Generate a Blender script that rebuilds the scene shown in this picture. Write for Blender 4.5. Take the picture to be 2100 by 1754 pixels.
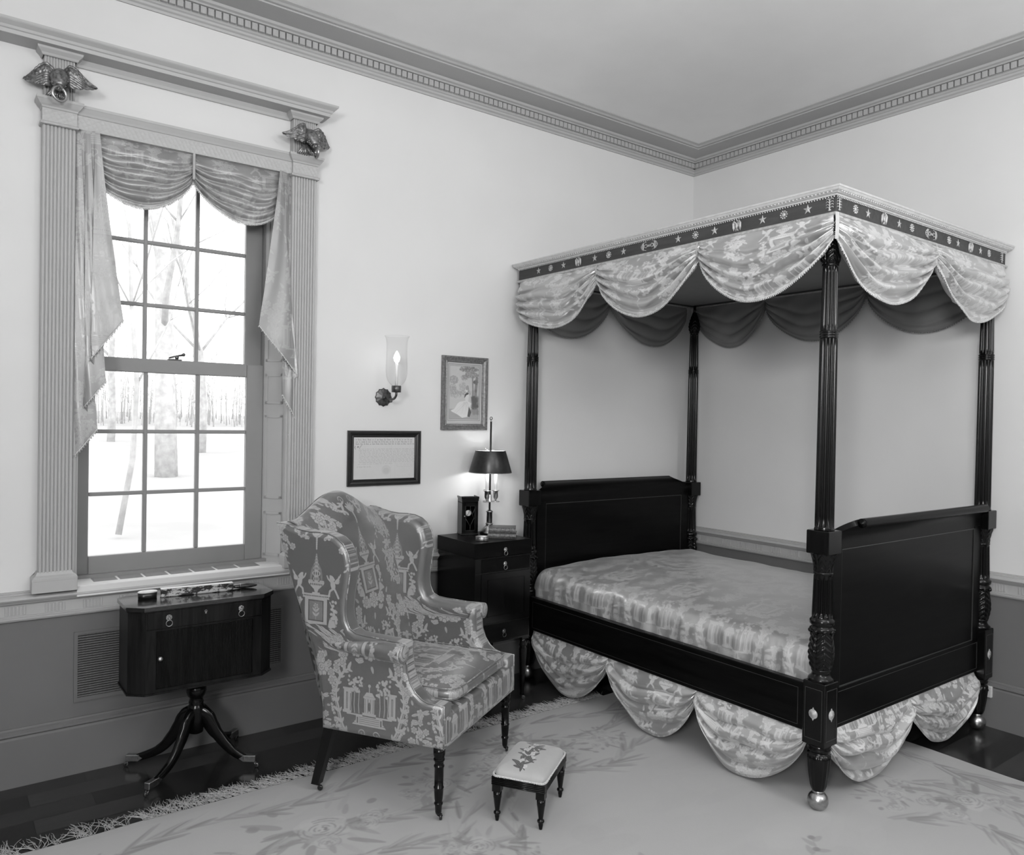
import bpy, bmesh, math, random
import numpy as np
from math import sin, cos, pi, sqrt, radians as RD, hypot, atan2
from mathutils import Vector, Matrix
for _o in list(bpy.data.objects): bpy.data.objects.remove(_o)
sc = bpy.context.scene
COL = sc.collection
random.seed(7)

# ------------------------------------------------------------------ camera
cam_d = bpy.data.cameras.new('camera'); cam = bpy.data.objects.new('camera', cam_d); COL.objects.link(cam)
cam_d.sensor_width = 36.0; cam_d.sensor_fit = 'HORIZONTAL'
cam_d.lens = 36.0*1582.574/2100
cam_d.shift_x = (1050-1030.66)/2100; cam_d.shift_y = (880.89-877)/2100
cam_d.clip_start = .05; cam_d.clip_end = 200
_r = Vector((0.8044063, -0.5938058, 0.0180295)); _u = Vector((-0.0066969, 0.0212830, 0.9997511)); _f = Vector((0.5940418, 0.8043268, -0.0131435))
_m = Matrix((_r, _u, -_f)).transposed().to_4x4(); _m.translation = Vector((-4.294118, -3.604787, 1.5))
cam.matrix_world = _m
sc.camera = cam
# ------------------------------------------------------------------ exposure, world
sc.view_settings.view_transform = 'Standard'; sc.view_settings.look = 'None'
sc.view_settings.gamma = 1.0; sc.view_settings.use_curve_mapping = False
sc.view_settings.exposure = -0.2
W = bpy.data.worlds.new('overcast_sky'); sc.world = W; W.use_nodes = True
bg = W.node_tree.nodes['Background']; bg.inputs[0].default_value = (1, 1, 1, 1); bg.inputs[1].default_value = 4.0

def area(name, loc, target, sx, sy, power, spread=180):
    l = bpy.data.lights.new(name, 'AREA'); l.shape = 'RECTANGLE'; l.size = sx; l.size_y = sy; l.energy = power
    l.spread = RD(spread)
    o = bpy.data.objects.new(name, l); COL.objects.link(o); o.location = loc
    o.rotation_euler = (Vector(target)-Vector(loc)).to_track_quat('-Z', 'Y').to_euler()
    return o
# the photographer's floods behind the camera: two high ones; the fill turned up at the ceiling is added to brighten it
area('flood_left', (-5.95, -4.5, 2.25), (0, -2.3, 1.5), .8, .8, 100, 150)
area('flood_right', (-1.3, -5.6, 2.9), (-1.0, 0, 2.0), .8, .8, 38)
area('fill_bounced_off_ceiling', (-3.6, -4.3, 2.3), (-3.4, -4.0, 3.3), .8, .8, 128)

# ------------------------------------------------------------------ mesh builder
def frame(tx, ty=None, tz=None): return Matrix((tx, ty, tz)).transposed()
class MB:
    def __init__(s): s.v = []; s.f = []; s.uv = []; s.sm = []; s.mi = []
    def add(s, vs, fs, uvs=None, smooth=False, mi=0):
        b = len(s.v); s.v += [tuple(v) for v in vs]
        s.uv += [tuple(u) for u in uvs] if uvs is not None else [(0.0, 0.0)]*len(vs)
        for f in fs: s.f.append(tuple(b+i for i in f)); s.sm.append(smooth); s.mi.append(mi)
        return s
    def box(s, x0, x1, y0, y1, z0, z1, b=0.0, mi=0, M=None):
        x0, x1 = min(x0, x1), max(x0, x1); y0, y1 = min(y0, y1), max(y0, y1); z0, z1 = min(z0, z1), max(z0, z1)
        b = min(b, (x1-x0)*.45, (y1-y0)*.45, (z1-z0)*.45)
        if b <= 0:
            vs = [(x, y, z) for z in (z0, z1) for y in (y0, y1) for x in (x0, x1)]
            fs = [(0, 2, 3, 1), (4, 5, 7, 6), (0, 1, 5, 4), (2, 6, 7, 3), (0, 4, 6, 2), (1, 3, 7, 5)]
        else:
            vs = []; 
            for sx in (0, 1):
                for sy in (0, 1):
                    for sz in (0, 1):
                        X = (x0, x1)[sx]; Y = (y0, y1)[sy]; Z = (z0, z1)[sz]
                        dx = b*(1-2*sx); dy = b*(1-2*sy); dz = b*(1-2*sz)
                        vs += [(X, Y+dy, Z+dz), (X+dx, Y, Z+dz), (X+dx, Y+dy, Z)]
            I = lambda a, c, e, k: ((a*2+c)*2+e)*3+k
            fs = [(I(0,0,0,0), I(0,0,1,0), I(0,1,1,0), I(0,1,0,0)), (I(1,0,0,0), I(1,1,0,0), I(1,1,1,0), I(1,0,1,0)),
                  (I(0,0,0,1), I(1,0,0,1), I(1,0,1,1), I(0,0,1,1)), (I(0,1,0,1), I(0,1,1,1), I(1,1,1,1), I(1,1,0,1)),
                  (I(0,0,0,2), I(0,1,0,2), I(1,1,0,2), I(1,0,0,2)), (I(0,0,1,2), I(1,0,1,2), I(1,1,1,2), I(0,1,1,2))]
            for a in (0, 1):
                for c in (0, 1):
                    fs.append((I(0,a,c,1), I(0,a,c,2), I(1,a,c,2), I(1,a,c,1)))
                    fs.append((I(a,0,c,0), I(a,0,c,2), I(a,1,c,2), I(a,1,c,0)))
                    fs.append((I(a,c,0,0), I(a,c,0,1), I(a,c,1,1), I(a,c,1,0)))
                    for e in (0, 1): fs.append((I(a,c,e,0), I(a,c,e,1), I(a,c,e,2)))
        if M is not None: vs = [tuple(M @ Vector(v)) for v in vs]
        return s.add(vs, fs, [(v[0]+v[1], v[2]) for v in vs], False, mi)
    def grid(s, fn, nu, nv, smooth=True, mi=0, uvf=None, cu=False):
        vs = []; uvs = []
        for j in range(nv+1):
            for i in range(nu+1 if not cu else nu):
                u = i/nu; v = j/nv; p = fn(u, v); vs.append(tuple(p)); uvs.append(uvf(u, v, p) if uvf else (u, v))
        w = nu if cu else nu+1; fs = []
        for j in range(nv):
            for i in range(nu):
                a = j*w+i; b = j*w+(i+1) % w if cu else a+1; fs.append((a, b, b+w, a+w))
        return s.add(vs, fs, uvs, smooth, mi)
    def lathe(s, prof, n=24, c=(0, 0, 0), mod=None, smooth=True, mi=0, M=None, cap=True):
        vs = []; uvs = []
        for (z, r) in prof:
            for i in range(n):
                a = 2*pi*i/n; rr = r*(mod(a, z) if mod else 1.0)
                vs.append(Vector((rr*cos(a), rr*sin(a), z))); uvs.append((a*r, z))
        m = len(prof); fs = [(j*n+i, j*n+(i+1) % n, (j+1)*n+(i+1) % n, (j+1)*n+i) for j in range(m-1) for i in range(n)]
        if M is not None: vs = [M @ v for v in vs]
        vs = [(v[0]+c[0], v[1]+c[1], v[2]+c[2]) for v in vs]
        s.add(vs, fs, uvs, smooth, mi)
        if cap:
            b = len(s.v)-len(vs)
            for base, rv in ((b, True), (b+(m-1)*n, False)):
                f = [base+i for i in range(n)]; s.f.append(tuple(reversed(f)) if rv else tuple(f)); s.sm.append(False); s.mi.append(mi)
        return s
    def prism(s, pts, h, M=None, mi=0, smooth=False, uvm=None):   # polygon (x,y) extruded h along z, then M
        n = len(pts); vs = [Vector((p[0], p[1], 0)) for p in pts]+[Vector((p[0], p[1], h)) for p in pts]
        uvs = [(v[0], v[1]) for v in vs]
        if M is not None: vs = [M @ v for v in vs]
        s.add(vs, [tuple(reversed(range(n))), tuple(range(n, 2*n))], uvs, False, mi)
        b = len(s.v)-2*n
        for i in range(n):
            j = (i+1) % n; s.f.append((b+i, b+j, b+n+j, b+n+i)); s.sm.append(smooth); s.mi.append(mi)
        return s
    def tube(s, pts, r, n=8, smooth=True, mi=0, closed=False, cap=True, up=None, uvs_=1.0):
        P = [Vector(p) for p in pts]; m = len(P); R = r if hasattr(r, '__len__') else [r]*m
        T = []
        for i in range(m):
            a = P[(i-1) % m] if (closed or i > 0) else P[0]; b = P[(i+1) % m] if (closed or i < m-1) else P[-1]
            t = (b-a); T.append(t.normalized() if t.length > 1e-9 else Vector((0, 0, 1)))
        u = Vector(up) if up else (Vector((0, 0, 1)) if abs(T[0].z) < .9 else Vector((1, 0, 0)))
        vs = []; uvs = []; L = 0
        for i in range(m):
            u = (u-T[i]*u.dot(T[i])); u = u.normalized() if u.length > 1e-6 else T[i].orthogonal().normalized()
            w = T[i].cross(u)
            if i: L += (P[i]-P[i-1]).length
            for k in range(n):
                a = 2*pi*k/n; q = P[i]+(u*cos(a)+w*sin(a))*R[i]; vs.append(q); uvs.append((L, a*R[i]))
        fs = []
        for i in range(m if closed else m-1):
            i2 = (i+1) % m
            for k in range(n): fs.append((i*n+k, i*n+(k+1) % n, i2*n+(k+1) % n, i2*n+k))
        s.add(vs, fs, uvs, smooth, mi)
        if cap and not closed:
            b = len(s.v)-m*n
            s.f.append(tuple(reversed([b+k for k in range(n)]))); s.sm.append(False); s.mi.append(mi)
            s.f.append(tuple(b+(m-1)*n+k for k in range(n))); s.sm.append(False); s.mi.append(mi)
        return s
    def torus(s, c, R, r, M=None, n=28, k=10, mi=0):
        M = M or Matrix.Identity(3)
        return s.tube([Vector(c)+M @ Vector((R*cos(2*pi*i/n), R*sin(2*pi*i/n), 0)) for i in range(n)], r, k, closed=True, mi=mi)
    def sphere(s, c, rx, ry=None, rz=None, n=14, m=9, M=None, mi=0):
        ry = ry or rx; rz = rz or rx; M = M or Matrix.Identity(3)
        return s.grid(lambda u, v: Vector(c)+M @ Vector((rx*sin(pi*v)*cos(2*pi*u), ry*sin(pi*v)*sin(2*pi*u), -rz*cos(pi*v))), n, m, cu=True, mi=mi)
    def sweep(s, prof, path, closed=False, mi=0, smooth=False, out=None, cap=True):
        # prof (d, z): d horizontally outward; path horizontal points (x, y) with mitred corners; out = side (+1 left of travel)
        P = [Vector((p[0], p[1])) for p in path]; m = len(P); o = out or 1; vs = []; n = len(prof); uvs = []; L = 0
        for i in range(m):
            d1 = (P[i]-P[i-1]) if (i > 0 or closed) else (P[1]-P[0]); d2 = (P[(i+1) % m]-P[i]) if (i < m-1 or closed) else (P[-1]-P[-2])
            d1 = d1.normalized(); d2 = d2.normalized(); n1 = Vector((-d1.y, d1.x)); n2 = Vector((-d2.y, d2.x)); b = (n1+n2)
            b = b/ max(.3, b.dot(n1)) if b.length > 1e-6 else n1
            if i: L += (P[i]-P[i-1]).length
            for (d, z) in prof: vs.append((P[i].x+b.x*d*o, P[i].y+b.y*d*o, z)); uvs.append((L, z+d))
        fs = []
        for i in range(m if closed else m-1):
            i2 = (i+1) % m
            for k in range(n-1): fs.append((i*n+k, i*n+k+1, i2*n+k+1, i2*n+k) if o > 0 else (i*n+k, i2*n+k, i2*n+k+1, i*n+k+1))
        s.add(vs, fs, uvs, smooth, mi)
        if cap and not closed:
            b = len(s.v)-m*n
            for base in (b, b+(m-1)*n): s.f.append(tuple(base+k for k in range(n))); s.sm.append(False); s.mi.append(mi)
        return s
    def build(s, name, mat, parent=None, world=True):
        me = bpy.data.meshes.new(name); V = s.v
        if parent is not None and world:
            q = parent
            while q.parent is not None: q = q.parent
            inv = (Matrix.Translation(q.location) @ q.rotation_euler.to_matrix().to_4x4()).inverted()
            V = [tuple(inv @ Vector(v)) for v in V]
        me.from_pydata(V, [], s.f)
        mats = mat if isinstance(mat, (list, tuple)) else [mat]
        for m_ in mats: me.materials.append(m_)
        me.polygons.foreach_set('use_smooth', s.sm); me.polygons.foreach_set('material_index', s.mi)
        ul = me.uv_layers.new(name='uv'); li = np.zeros(len(me.loops), dtype=np.int32); me.loops.foreach_get('vertex_index', li)
        ul.data.foreach_set('uv', np.array(s.uv, dtype=np.float32)[li].ravel())
        bm = bmesh.new(); bm.from_mesh(me); bmesh.ops.recalc_face_normals(bm, faces=bm.faces); bm.to_mesh(me); bm.free()
        me.update()
        o = bpy.data.objects.new(name, me); COL.objects.link(o)
        if parent is not None: o.parent = parent
        return o

def tag(o, label=None, cat=None, group=None, kind=None):
    if label: o['label'] = label
    if cat: o['category'] = cat
    if group: o['group'] = group
    if kind: o['kind'] = kind
    return o
def thing(name, label, cat, loc=(0, 0, 0), rz=0.0, group=None):
    o = bpy.data.objects.new(name, None); COL.objects.link(o); o.location = loc; o.rotation_euler = (0, 0, rz)
    o.empty_display_size = .1
    return tag(o, label, cat, group)
def struct(name, mb, mat, parent=None):
    o = mb.build(name, mat, parent)
    if parent is None: o['kind'] = 'structure'
    return o
def copy_tree(o, parent=None):
    c = o.copy(); COL.objects.link(c)
    if parent is not None: c.parent = parent
    for ch in list(o.children): copy_tree(ch, c)
    return c
def lerp(a, b, t): return a+(b-a)*t
def interp(pts, t):
    for i in range(len(pts)-1):
        if t <= pts[i+1][0] or i == len(pts)-2:
            a, b = pts[i], pts[i+1]; k = (t-a[0])/(b[0]-a[0]) if b[0] != a[0] else 0
            k = max(0, min(1, k)); return a[1]+(b[1]-a[1])*k
def spline(pts, n):   # catmull-rom through points (any dim)
    P = [Vector(p) for p in pts]; out = []
    for i in range(len(P)-1):
        p0 = P[max(i-1, 0)]; p1 = P[i]; p2 = P[i+1]; p3 = P[min(i+2, len(P)-1)]
        for k in range(n):
            t = k/n; out.append(.5*((2*p1)+(p2-p0)*t+(2*p0-5*p1+4*p2-p3)*t*t+(3*p1-p0-3*p2+p3)*t**3))
    out.append(P[-1]); return out
def smooth01(t): t = max(0, min(1, t)); return t*t*(3-2*t)

# ------------------------------------------------------------------ drawn textures (patterns woven or printed on things)
class Cv:
    def __init__(s, w, h, px, bg=0.0, wrap=False):
        s.w, s.h, s.px = w, h, px; s.W, s.H = int(round(w*px)), int(round(h*px)); s.a = np.full((s.H, s.W), bg, dtype=np.float32); s.wrap = wrap
    def _put(s, x0, x1, y0, y1, fn, val, al=1.0):
        offs = [(0, 0)]
        if s.wrap:
            offs = [(i*s.w, j*s.h) for i in (-1, 0, 1) for j in (-1, 0, 1) if x1+i*s.w > 0 and x0+i*s.w < s.w and y1+j*s.h > 0 and y0+j*s.h < s.h]
        for ox, oy in offs:
            i0 = max(0, int((x0+ox)*s.px)-1); i1 = min(s.W, int((x1+ox)*s.px)+2); j0 = max(0, int((y0+oy)*s.px)-1); j1 = min(s.H, int((y1+oy)*s.px)+2)
            if i0 >= i1 or j0 >= j1: continue
            X, Y = np.meshgrid((np.arange(i0, i1)+.5)/s.px-ox, (np.arange(j0, j1)+.5)/s.px-oy)
            m = np.clip(fn(X, Y)*s.px+.5, 0, 1)*al     # fn: signed distance, positive inside
            s.a[j0:j1, i0:i1] = s.a[j0:j1, i0:i1]*(1-m)+val*m
        return s
    def ell(s, x, y, rx, ry, ang=0.0, val=1.0, al=1.0):
        c, n = cos(ang), sin(ang); R = max(rx, ry)
        def fn(X, Y):
            a = (X-x)*c+(Y-y)*n; b = -(X-x)*n+(Y-y)*c
            q = np.sqrt((a/rx)**2+(b/ry)**2)+1e-9; return (1-q)*min(rx, ry)
        return s._put(x-R, x+R, y-R, y+R, fn, val, al)
    def leaf(s, x, y, L, wd, ang, val=1.0, vein=None, al=1.0):   # starts at x,y
        c, n = cos(ang), sin(ang)
        def fn(X, Y):
            a = ((X-x)*c+(Y-y)*n)/L; b = -(X-x)*n+(Y-y)*c
            k = np.clip(a, 0, 1); w = wd*np.sqrt(np.clip(4*k*(1-k), 0, 1))*(1.15-.5*k)
            return np.where((a > 0) & (a < 1), w-np.abs(b), -1)
        s._put(x-L, x+L, y-L, y+L, fn, val, al)
        if vein is not None: s.line([(x, y), (x+c*L*.8, y+n*L*.8)], wd*.16, vein)
        return s
    def line(s, pts, w, val=1.0, al=1.0, taper=False):
        for i in range(len(pts)-1):
            (xa, ya), (xb, yb) = pts[i][:2], pts[i+1][:2]; dx, dy = xb-xa, yb-ya; L2 = dx*dx+dy*dy+1e-12
            ww = w*(1-.8*i/len(pts)) if taper else w
            def fn(X, Y):
                t = np.clip(((X-xa)*dx+(Y-ya)*dy)/L2, 0, 1); return ww/2-np.hypot(X-xa-t*dx, Y-ya-t*dy)
            s._put(min(xa, xb)-ww, max(xa, xb)+ww, min(ya, yb)-ww, max(ya, yb)+ww, fn, val, al)
        return s
    def poly(s, pts, val=1.0, al=1.0):
        xs = [p[0] for p in pts]; ys = [p[1] for p in pts]
        def fn(X, Y):
            ins = np.zeros(X.shape, bool); n = len(pts)
            for i in range(n):
                (xa, ya), (xb, yb) = pts[i], pts[(i+1) % n]
                if ya == yb: continue
                ins ^= ((ya > Y) != (yb > Y)) & (X < (xb-xa)*(Y-ya)/(yb-ya)+xa)
            return np.where(ins, 1.0, -1.0)
        return s._put(min(xs), max(xs), min(ys), max(ys), fn, val, al)
    def rect(s, x0, x1, y0, y1, val=1.0, al=1.0): return s.poly([(x0, y0), (x1, y0), (x1, y1), (x0, y1)], val, al)
    def flower(s, x, y, r, n=6, a0=0.0, fg=1.0, bg=0.0, al=1.0):
        for k in range(n):
            a = a0+2*pi*k/n; s.ell(x+cos(a)*r*.62, y+sin(a)*r*.62, r*.44, r*.36, a, fg, al)
        for k in range(n):
            a = a0+2*pi*(k+.5)/n; s.line([(x+cos(a)*r*.3, y+sin(a)*r*.3), (x+cos(a)*r*.86, y+sin(a)*r*.86)], r*.07, bg, al)
        s.ell(x, y, r*.50, r*.50, 0, bg, al)
        for k in range(n):
            a = a0+2*pi*(k+.5)/n; s.ell(x+cos(a)*r*.29, y+sin(a)*r*.29, r*.19, r*.15, a, fg, al)
        s.ell(x, y, r*.2, r*.2, 0, bg, al); s.ell(x, y, r*.14, r*.14, 0, fg, al)
        for k in range(n*2):
            a = a0+2*pi*(k+.25)/(n*2); s.ell(x+cos(a)*r*1.0, y+sin(a)*r*1.0, r*.07, r*.07, 0, bg, al)
        return s
    def rose(s, x, y, r, fg=1.0, bg=0.0, al=1.0):
        for k in range(7):
            a = 2*pi*k/7; s.ell(x+cos(a)*r*.6, y+sin(a)*r*.6, r*.42, r*.42, 0, fg, al)
        for rr in (.72, .5, .28):
            for k in range(5):
                a = 2*pi*k/5+rr*5; s.line([(x+cos(a+t)*r*rr, y+sin(a+t)*r*rr) for t in (0, .3, .6, .9)], r*.07, bg, al)
        return s
    def vine(s, pts, lw, L, wd, step, val=1.0, seed=1, al=1.0, vein=None):
        P = spline([(p[0], p[1]) for p in pts], 8); P = [(p[0], p[1]) for p in P]; s.line(P, lw, val, al)
        d = 0; side = 1; rn = random.Random(seed)
        for i in range(1, len(P)):
            (xa, ya), (xb, yb) = P[i-1], P[i]; d += hypot(xb-xa, yb-ya)
            if d > step:
                d = 0; a = atan2(yb-ya, xb-xa)+side*rn.uniform(.6, 1.0); s.leaf(xb, yb, L*rn.uniform(.75, 1.1), wd, a, val, vein, al); side = -side
        return s
    def image(s, name, smooth=0):
        a = s.a
        for _ in range(smooth):
            a = (a+np.roll(a, 1, 0)+np.roll(a, -1, 0)+np.roll(a, 1, 1)+np.roll(a, -1, 1))/5
        im = bpy.data.images.new(name, s.W, s.H, alpha=False, float_buffer=False); im.colorspace_settings.name = 'Non-Color'
        buf = np.ones((s.H, s.W, 4), dtype=np.float32); buf[..., :3] = np.clip(a, 0, 1)[..., None]
        im.pixels.foreach_set(buf.ravel()); im.update(); im.pack(); return im

def draw_damask():
    Wd, Hd = .44, .74
    c = Cv(Wd, Hd, 1500, 0.0, wrap=True); R = random.Random(3)
    cx = Wd/2
    # --- garden temple inside a scrolled cartouche (lower half)
    def scroll(sx):
        pts = [(cx+sx*x, y) for x, y in [(.03, .075), (.075, .06), (.115, .10), (.135, .16), (.15, .22), (.14, .27), (.115, .31), (.09, .325)]]
        P = [(p[0], p[1]) for p in spline(pts, 8)]
        c.line(P, .008, 1); c.line([(x+sx*.008, y-.002) for x, y in P], .003, 1)
        for k in range(3, len(P)-2, 5):
            a = atan2(P[k+1][1]-P[k][1], P[k+1][0]-P[k][0]); c.leaf(P[k][0], P[k][1], .034, .007, a-sx*.75, 1)
            c.leaf(P[k][0], P[k][1], .022, .005, a+sx*.7, 1)
        for (ox, oy, r0) in ((.03, .085, .016), (.155, .245, .014)):
            c.line([(cx+sx*(ox+cos(t)*r0*(1-t/9)), oy+sin(t)*r0*(1-t/9)) for t in [i*.35 for i in range(20)]], .0035, 1)
        g = [(cx+sx*x, y) for x, y in [(.16, .24), (.165, .18), (.15, .12), (.12, .075), (.08, .04), (.04, .03)]]
        for p in spline(g, 6): c.ell(p[0]+R.uniform(-.004, .004), p[1]+R.uniform(-.004, .004), .0062, .0062, 0, 1); c.ell(p[0], p[1], .0018, .0018, 0, 0)
    for sx in (-1, 1): scroll(sx)
    for k in range(60):      # loose leaf sprays filling the ground
        t_ = R.uniform(0, 6.28); rr = R.uniform(.155, .20); x, y = cx+cos(t_)*rr, .2+sin(t_)*rr*.95
        if y < .36 and abs(x-cx) > .13: c.leaf(x, y, R.uniform(.014, .03), .0045, R.uniform(0, 6.28), 1, 0)
    for sx in (-1, 1):
        for (x, y, r) in ((.125, .345, .02), (.15, .325, .016), (.175, .30, .018), (.185, .335, .013), (.185, .09, .017), (.165, .065, .013), (.195, .135, .013)): c.flower(cx+sx*x, y, r, 6, .4)
    for a in (-.9, -.45, 0, .45, .9): c.leaf(cx, .035, .04, .008, pi/2+a, 1, 0)
    for k in range(6): c.ell(cx, .03-k*.008, .005-.0004*k, .005, 0, 1)
    c.poly([(cx-.075, .115), (cx+.075, .115), (cx+.045, .15), (cx-.045, .15)], 1)
    for k in range(1, 5): c.line([(cx-.075+k*.007, .115+k*.0075), (cx+.075-k*.007, .115+k*.0075)], .0018, 0)
    c.rect(cx-.03, cx+.03, .155, .165, 1); c.rect(cx-.022, cx+.022, .165, .222, 1)
    for x in (-.017, -.006, .006, .017): c.line([(cx+x, .167), (cx+x, .218)], .002, 0)
    c.ell(cx, .19, .0055, .018, 0, 0); c.rect(cx-.027, cx+.027, .221, .228, 1)
    c.poly([(cx-.024, .229), (cx+.024, .229), (cx+.012, .245), (cx-.012, .245)], 1); c.line([(cx, .245), (cx, .27)], .003, 1); c.ell(cx, .27, .006, .006, 0, 1)
    for sx in (-1, 1):
        x0 = cx+sx*.10; c.rect(x0-.014, x0+.014, .165, .245, 1); c.rect(x0-.004, x0+.004, .17, .235, 0); c.line([(x0, .172), (x0, .23)], .0025, 1)
        c.rect(x0-.019, x0+.019, .245, .252, 1); c.rect(x0-.019, x0+.019, .155, .165, 1); c.rect(min(cx+sx*.03, cx+sx*.10), max(cx+sx*.03, cx+sx*.10), .15, .156, 1)
        for tx in (.045, .065, .08):
            c.line([(cx+sx*tx, .16), (cx+sx*(tx+.003), .19), (cx+sx*tx, .25)], .003, 1)
            for k in range(14): c.ell(cx+sx*tx+R.uniform(-.014, .014), R.uniform(.235, .30), .0055, .0048, R.uniform(0, 3), 1)
        c.rect(cx+sx*.052-.007, cx+sx*.052+.007, .118, .15, 1); c.rect(cx+sx*.052-.003, cx+sx*.052+.003, .122, .145, 0)
    # --- big flowers left/right and the bouquet between the two scenes
    for (x, y, r, n) in [(.0, .315, .034, 8), (.03, .02, .026, 7), (-.03, .05, .024, 6), (.0, .36, .02, 6), (.10, .375, .022, 6), (.34, .375, .022, 6),
                         (cx, .40, .034, 8), (.16, .40, .026, 7), (.28, .40, .026, 7), (.05, .27, .018, 6), (.39, .27, .018, 6), (.0, .12, .02, 5)]:
        c.flower(x, y, r, n, R.uniform(0, 1), 1, 0)
    for k in range(30):
        x, y, a = R.choice([(.0, .30), (.03, .33), (-.03, .33), (cx, .375), (.13, .385), (.31, .385), (.0, .05), (.02, .09), (-.02, .1)])+(R.uniform(0, 6.3),)
        c.leaf(x+cos(a)*.03, y+sin(a)*.03, .028, .006, a, 1, 0)
    # --- pedestal with flower panel
    c.rect(cx-.052, cx+.052, .435, .535, 1); c.rect(cx-.036, cx+.036, .445, .528, 0); c.rect(cx-.031, cx+.031, .45, .523, 1, .35)
    c.line([(cx, .452), (cx, .505)], .002, 1)
    for a, yy in ((.8, .465), (-.8, .465), (.8, .482), (-.8, .482)): c.leaf(cx, yy, .022, .0045, pi/2+a, 1)
    c.flower(cx, .505, .011, 5); c.rect(cx-.062, cx+.062, .535, .541, 1); c.rect(cx-.066, cx+.066, .546, .552, 1)
    for k in range(16): c.rect(cx-.058+k*.0077, cx-.055+k*.0077, .541, .546, 1)
    for sx in (-1, 1):
        c.line([(cx+sx*(.062+.02*sin(t)), .44+.085*t/3.0) for t in [i*.3 for i in range(11)]], .005, 1)
        for k in range(22): c.ell(cx+sx*(.085+R.uniform(-.014, .012)), .43+R.uniform(0, .10), .0066, .0056, R.uniform(0, 3), 1)
        for k in range(9): c.leaf(cx+sx*.06, .425, .04, .0035, pi/2-sx*(.2+k*.14), 1)
    # --- tiered fountain
    c.rect(cx-.018, cx+.018, .552, .558, 1)
    c.poly([(cx-.006, .558), (cx+.006, .558), (cx+.012, .572), (cx-.012, .572)], 1)
    c.poly([(cx-.014, .572), (cx+.014, .572), (cx+.036, .592), (cx+.038, .60), (cx-.038, .60), (cx-.036, .592)], 1)
    for k in range(7): c.ell(cx-.026+k*.0087, .589, .0028, .004, 0, 0)
    for (y, r, h_) in ((.611, .014, .012), (.632, .0185, .0125), (.652, .013, .010), (.668, .010, .009), (.682, .0075, .008), (.694, .005, .007), (.704, .003, .006)):
        c.ell(cx, y, r, h_, 0, 1)
        for q in (-.55, 0, .55): c.ell(cx+q*r, y, r*.16, h_*.55, 0, 0)
    for sx in (-1, 1):
        for t in range(3): c.line([(cx+sx*(.004+.003*t), .655+.008*t), (cx+sx*(.014+.004*t), .652-t*.002), (cx+sx*(.020+.003*t), .63), (cx+sx*(.023+.003*t), .604)], .0011, 1)
        for k in range(5): c.ell(cx+sx*(.018+.004*k), .603, .0028, .0028, 0, 1)
    # --- winged children beside it
    for sx in (-1, 1):
        X = lambda d: cx+sx*d
        c.ell(X(.072), .617, .0105, .0115, 0, 1)
        for k in range(5): c.ell(X(.066+.004*k), .627-.0008*k*k, .0045, .0045, 0, 1)
        c.ell(X(.078), .593, .011, .019, sx*.25, 1)
        c.line([(X(.072), .602), (X(.056), .615), (X(.050), .627)], .006, 1); c.line([(X(.084), .602), (X(.10), .612), (X(.105), .628)], .006, 1)
        c.leaf(X(.105), .62, .022, .003, pi/2-sx*.4, 1)
        c.line([(X(.080), .58), (X(.064), .568), (X(.06), .548)], .0085, 1); c.line([(X(.084), .58), (X(.094), .565), (X(.104), .545)], .0085, 1)
        for k in range(4): c.leaf(X(.086), .603, .03-.003*k, .0045, (pi/2-sx*(.75+.28*k)), 1)
    for (x, y, r, n) in [(.02, .44, .022, 6), (-.02, .475, .018, 6), (.05, .46, .014, 5), (-.045, .50, .014, 5), (.0, .53, .022, 7), (.03, .57, .014, 5), (-.03, .565, .016, 6), (.0, .61, .018, 6),
                         (.02, .655, .014, 5), (-.02, .66, .016, 6), (.0, .70, .022, 7), (.035, .715, .014, 5), (-.035, .71, .014, 5), (.0, .20, .016, 6), (.0, .165, .012, 5), (.07, .02, .014, 6), (-.07, .02, .014, 6)]:
        c.flower(x, y, r, n, R.uniform(0, 1), 1, 0)
        for k in range(4): a = R.uniform(0, 6.3); c.leaf(x+cos(a)*r*.8, y+sin(a)*r*.8, .026, .0055, a, 1, 0)
    # --- hanging flower sprays in the upper corners
    for sx in (-1, 1):
        for (x0, L) in ((.14, .085), (.19, .06)):
            c.vine([(cx+sx*x0, .735), (cx+sx*(x0+.012), .70), (cx+sx*(x0-.004), .735-L)], .002, .018, .0042, .008, 1, seed=int(x0*100))
        for (dx, y, r) in ((.155, .722, .02), (.20, .705, .016), (.115, .73, .014), (.17, .69, .012)): c.flower(cx+sx*dx, y, r, 6, .3)
        c.vine([(cx+sx*.20, .66), (cx+sx*.212, .60), (cx+sx*.196, .54), (cx+sx*.208, .47)], .002, .016, .004, .012, 1, seed=9)
    return c.image('damask_weave', 1), Wd, Hd
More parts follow.
